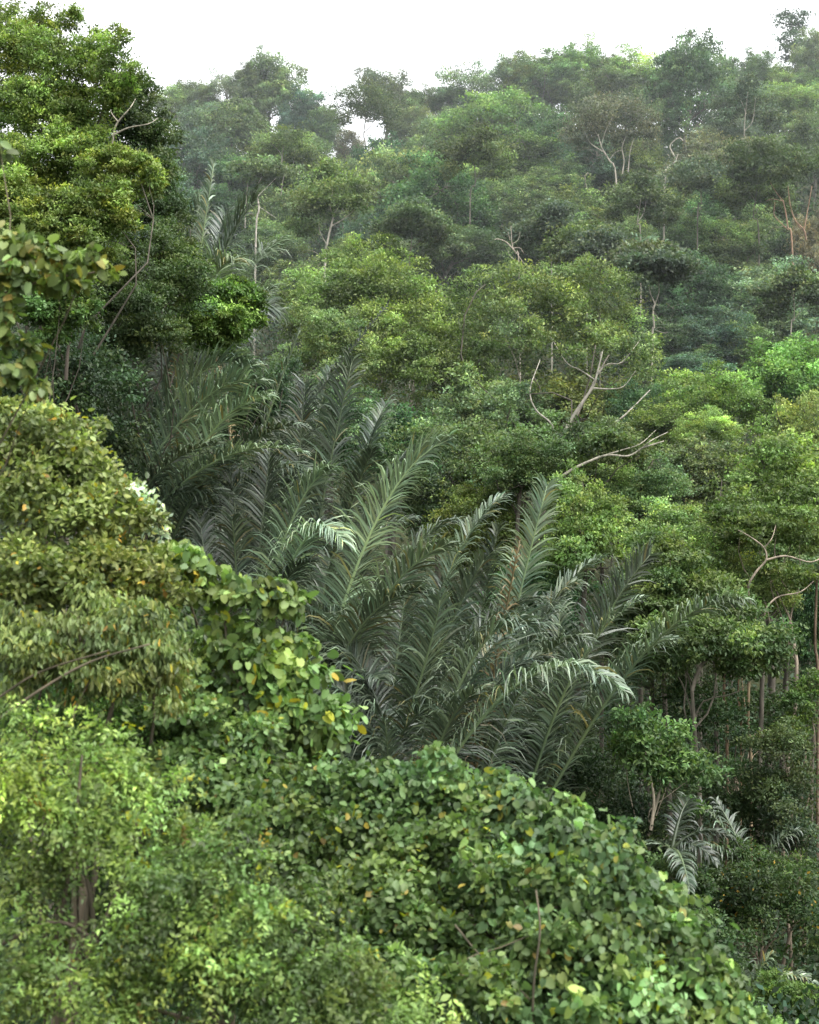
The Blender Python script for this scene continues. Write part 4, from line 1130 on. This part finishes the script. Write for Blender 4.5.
bough_tree('heart_leafed_tree', 'dense light green mound of overlapping heart-shaped leaves sloping down to the hollow', 'tree',
           [(370, 790, 14, 26, 20), (400, 785, 14, 30, 22), (440, 790, 14, 34, 24), (480, 800, 14, 36, 24), (515, 790, 14, 18, 16), (520, 820, 13.6, 40, 30), (560, 840, 13.4, 40, 30), (545, 830, 13.6, 20, 22), (600, 870, 13, 44, 34), (625, 838, 13.2, 12, 12), (500, 778, 13.9, 12, 10), (665, 905, 12.9, 14, 16), (725, 985, 12.6, 16, 16), (575, 815, 13.4, 16, 14), (610, 850, 13.2, 18, 18), (640, 910, 12.8, 40, 34), (560, 900, 12.8, 50, 40), (670, 950, 12.6, 40, 36),
            (610, 960, 12.4, 56, 46), (700, 990, 12.4, 34, 34), (540, 960, 12.4, 50, 46), (660, 1010, 12.2, 60, 40), (580, 1020, 12, 60, 40), (500, 860, 13.4, 34, 34), (720, 1020, 12.4, 20, 24), (500, 1000, 12, 50, 50), (560, 1060, 12, 80, 40), (660, 1070, 12, 80, 40)],
           (.146, .204, .074), .068, 26000, T_HEART, base=at(570, 512, 13.2)[:2], ratio=.85, seed=46, trunk_r=.1, tint_fn=speckle(.03, [YELLOW, ((1.9, 1.1, .6), .3), ((1.5, 1.15, .9), .2)]), leaf_kw=HEART_KW, group='trees and bushes of the near slope', sub=2,
           limbs=[([(532, 1030, 11.7), (534, 980, 11.7), (540, 930, 11.8), (536, 890, 12)], .012, .006), ([(455, 925, 12.2), (480, 955, 12.0), (515, 985, 11.8), (530, 1000, 11.8)], .008, .005), ([(470, 860, 12.9), (490, 885, 12.6), (500, 905, 12.6)], .007, .004)])
# feathery tree in the corner
def feathery(name, label, boughs, col, total, seed, base, limbs, bark=(.08, .065, .05), group='trees and bushes of the near slope', spray=.21, leaf=.056):
    rng = np.random.default_rng(seed)
    C, Rr = [], []
    for px, py, Y, rx, ry in boughs:
        c = at(px, py, Y); r = np.array([rx, rx, ry]) * Y / F
        C.append(c); Rr.append(r)
        for _ in range(3):
            d = norm(rng.normal(size=3))
            C.append(c + d * r * rng.uniform(.5, 1)); Rr.append(r * rng.uniform(.35, .6))
    C, Rr = np.array(C), np.array(Rr)
    g = float(ground(*base))
    o = np.array([base[0], base[1], g])
    root = thing(name, o, label, 'tree', group)
    C = C - o
    spray = spray * rng.uniform(.6, 1.25, (1, 1))
    P0, T0, N0, _, _, TI = bough_leaves(rng, C, Rr, total, 1, cl=18, spread=.26, upw=.8, droop=.25, jit=.5, tvar=.38, hue=.09, fill=.35)
    TI = speckle(.012, [YELLOW, ORANGE, BROWN])(rng, P0, TI)
    m = 6
    s = norm(np.cross(T0, N0))
    nn = norm(np.cross(s, T0))
    k = np.linspace(.12, 1, m)
    P, T, N2, Ln, W, TT = [], [], [], [], [], []
    for j in range(m):
        for sg in (-1, 1):
            p = P0 + T0 * (spray * k[j]) - UP * (.3 * spray * k[j] ** 2)
            P.append(p + rng.normal(size=P0.shape) * .012)
            T.append(norm(s * sg * .8 + T0 * .55 - UP * .25 + rng.normal(size=P0.shape) * .4))
            N2.append(nn + rng.normal(size=P0.shape) * .4)
            ln = leaf * (1 - .3 * k[j] ** 2) * rng.uniform(.5, 1.35, len(P0))
            Ln.append(ln); W.append(ln * .45); TT.append(TI * np.exp(rng.normal(0, .1, (len(P0), 1))))
    me = leaves_mesh('crown', np.concatenate(P), np.concatenate(T), np.concatenate(N2), np.concatenate(Ln), np.concatenate(W), np.concatenate(TT), T_LANCE, LEAF_NEAR)
    part('crown', me, root, col)
    mm = C.mean(0)
    tb = limb_tubes(rng, C[::4], mm * [.4, .4, .45], .03, (0, 0, -.3))
    for path, r0, r1 in limbs:
        q = smooth_path(np.array([at(*p) for p in path]) - o)
        lt = Tubes()
        lt.add(q, np.linspace(r0, r1, len(q)), 7)
        part('branch', lt.mesh('branch'), root, bark)
    part('trunk', tb.mesh('trunk'), root, bark)


feathery('feathery_tree', 'bright feathery-leafed tree with a dark upright stem and spreading dark boughs',
         [(40, 765, 11.5, 40, 24), (95, 780, 11.5, 40, 26), (120, 790, 11.4, 30, 24), (30, 800, 11.3, 44, 30), (100, 840, 11.2, 40, 34), (170, 880, 11, 50, 30), (220, 870, 11, 44, 26), (150, 930, 10.8, 54, 34), (230, 930, 10.8, 54, 34), (280, 960, 10.8, 50, 34), (200, 990, 10.6, 60, 40),
          (290, 1010, 10.6, 60, 30), (30, 870, 11.2, 36, 30), (110, 1000, 10.6, 50, 40), (340, 990, 11, 44, 34), (20, 960, 10.8, 40, 40), (400, 1015, 11, 50, 26), (60, 722, 11.8, 16, 10), (110, 735, 11.8, 18, 10), (160, 790, 11.6, 20, 14), (190, 830, 11.4, 24, 14), (250, 830, 11.3, 22, 12), (300, 900, 11.2, 24, 14), (10, 720, 11.8, 16, 12)],
         (.160, .206, .056), 5000, 47, at(70, 512, 11.6)[:2],
         [([(45, 1040, 11.2), (52, 960, 11.2), (72, 860, 11.2), (78, 800, 11.2), (82, 755, 11.3)], .024, .009), ([(-10, 950, 11), (20, 935, 11), (58, 922, 11), (95, 940, 11), (160, 985, 11), (200, 1005, 11)], .02, .008), ([(30, 1015, 10.9), (60, 1000, 10.9), (88, 988, 10.9)], .013, .007)])
feathery('feathery_tree', 'fine-leafed dark green tree peeping between the drooping bush and the dull-leafed mass',
         [(180, 720, 15.5, 40, 26), (150, 740, 15.5, 40, 26), (210, 745, 15.5, 30, 20), (60, 715, 14.5, 50, 26), (20, 720, 14.5, 40, 26), (120, 715, 15, 40, 20)],
         (.090, .150, .040), 2200, 48, at(140, 512, 16.6)[:2], [([(130, 750, 15), (150, 735, 15), (168, 728, 15)], .012, .005)])
bough_tree('fine_leafed_bush', 'fine bright foliage at the very foot of the heart-leafed mound', 'bush',
           [(720, 1005, 14.5, 24, 18), (745, 1015, 14.5, 20, 14), (700, 990, 14.5, 16, 14), (755, 1030, 14.5, 30, 16)],
           (.130, .185, .058), .06, 2600, T_OVAL, base=at(725, 512, 14.7)[:2], ratio=.5, seed=49, trunk_r=.04, leaf_kw=NEAR, group='trees and bushes of the near slope')
bough_tree('pale_leafed_shrub', 'shrub sprig with whitish pale leaves at the edge of the speckled bush', 'shrub',
           [(146, 500, 15.0, 9, 7), (156, 516, 15.0, 8, 8), (162, 534, 15.0, 7, 9), (136, 491, 15.0, 8, 5), (150, 528, 15.0, 9, 8)],
           (.60, .63, .57), .075, 210, T_OVAL, base=at(140, 512, 16)[:2], ratio=.45, seed=50, trunk_r=.03, leaf_kw=dict(cl=9, spread=.36, upw=.5, jit=.7), group='trees and bushes of the near slope')
# shaded filler bush behind the near canopy
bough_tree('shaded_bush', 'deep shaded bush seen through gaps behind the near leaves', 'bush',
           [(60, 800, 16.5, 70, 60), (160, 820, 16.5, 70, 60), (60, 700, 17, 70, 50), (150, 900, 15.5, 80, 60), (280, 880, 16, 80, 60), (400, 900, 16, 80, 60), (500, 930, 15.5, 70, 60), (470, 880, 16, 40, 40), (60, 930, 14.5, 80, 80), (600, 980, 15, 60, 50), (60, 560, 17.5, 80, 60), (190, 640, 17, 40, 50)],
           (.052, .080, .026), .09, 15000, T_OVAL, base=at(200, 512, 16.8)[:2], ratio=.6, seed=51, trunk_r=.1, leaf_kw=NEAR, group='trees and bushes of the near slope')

# ------------------------------------------------------------------ sky, sun, haze
w = bpy.data.worlds.new('World')
S.world = w
w.use_nodes = True
N, L = w.node_tree.nodes, w.node_tree.links
N.clear()
wo = N.new('ShaderNodeOutputWorld')
bgn = N.new('ShaderNodeBackground')
sky = N.new('ShaderNodeTexSky')
sky.sky_type = 'NISHITA'
sky.sun_disc = False
sky.sun_elevation = R(62)
sky.sun_rotation = R(125)
sky.air_density = 1.0
sky.dust_density = 4.0
sky.ozone_density = 1.0
hs = N.new('ShaderNodeHueSaturation')
hs.inputs['Saturation'].default_value = 0.10
hs.inputs['Value'].default_value = 3.7
L.new(sky.outputs[0], hs.inputs['Color'])
L.new(hs.outputs[0], bgn.inputs['Color'])
bgn.inputs['Strength'].default_value = 0.15
L.new(bgn.outputs[0], wo.inputs['Surface'])

sd = bpy.data.lights.new('sun', 'SUN')
sd.energy = 1.5
sd.angle = R(30)
sd.color = (1, .98, .95)
so = link(bpy.data.objects.new('sun', sd))
az = R(125)
el = R(62)
dirv = Vector((math.sin(az) * math.cos(el), math.cos(az) * math.cos(el), math.sin(el)))   # towards the sun
so.rotation_euler = dirv.to_track_quat('Z', 'Y').to_euler()
so.location = dirv * 300

# thin valley haze: a volume of air over the far slope
hm, HN, HL = new_mat('haze')
ho = HN.new('ShaderNodeOutputMaterial')
vs = HN.new('ShaderNodeVolumeScatter')
vs.inputs['Color'].default_value = (.90, .96, 1, 1)
vs.inputs['Density'].default_value = 0.00042
vs.inputs['Anisotropy'].default_value = .2
HL.new(vs.outputs[0], ho.inputs['Volume'])
x0, x1, y0, y1, z0, z1 = -130, 130, 56, 300, -30, 110
V = [(x, y, z) for x in (x0, x1) for y in (y0, y1) for z in (z0, z1)]
Q = [(0, 1, 3, 2), (4, 6, 7, 5), (0, 4, 5, 1), (2, 3, 7, 6), (0, 2, 6, 4), (1, 5, 7, 3)]
me = bpy.data.meshes.new('haze')
me.from_pydata(V, [], Q)
me.materials.append(hm)
hz = link(bpy.data.objects.new('haze', me))
hz['kind'] = 'structure'

# ------------------------------------------------------------------ camera
cd = bpy.data.cameras.new('camera')
cd.sensor_fit = 'VERTICAL'
cd.sensor_height = 24.0
cd.lens = 24.0 * F / 1024.0
cd.clip_start = .1
cd.clip_end = 6000
cd.dof.use_dof = True
cd.dof.focus_distance = 46
cd.dof.aperture_fstop = 1.6
co = link(bpy.data.objects.new('camera', cd))
co.location = (0, 0, 0)
co.rotation_euler = (R(90), 0, 0)
S.camera = co

S.render.engine = 'CYCLES'
S.view_settings.view_transform = 'Standard'
S.view_settings.look = 'None'
S.view_settings.exposure = 0
S.view_settings.gamma = 1
S.cycles.max_bounces = 7
S.cycles.diffuse_bounces = 4
S.cycles.glossy_bounces = 2
S.cycles.transmission_bounces = 5
S.cycles.volume_bounces = 1
S.cycles.use_denoising = True
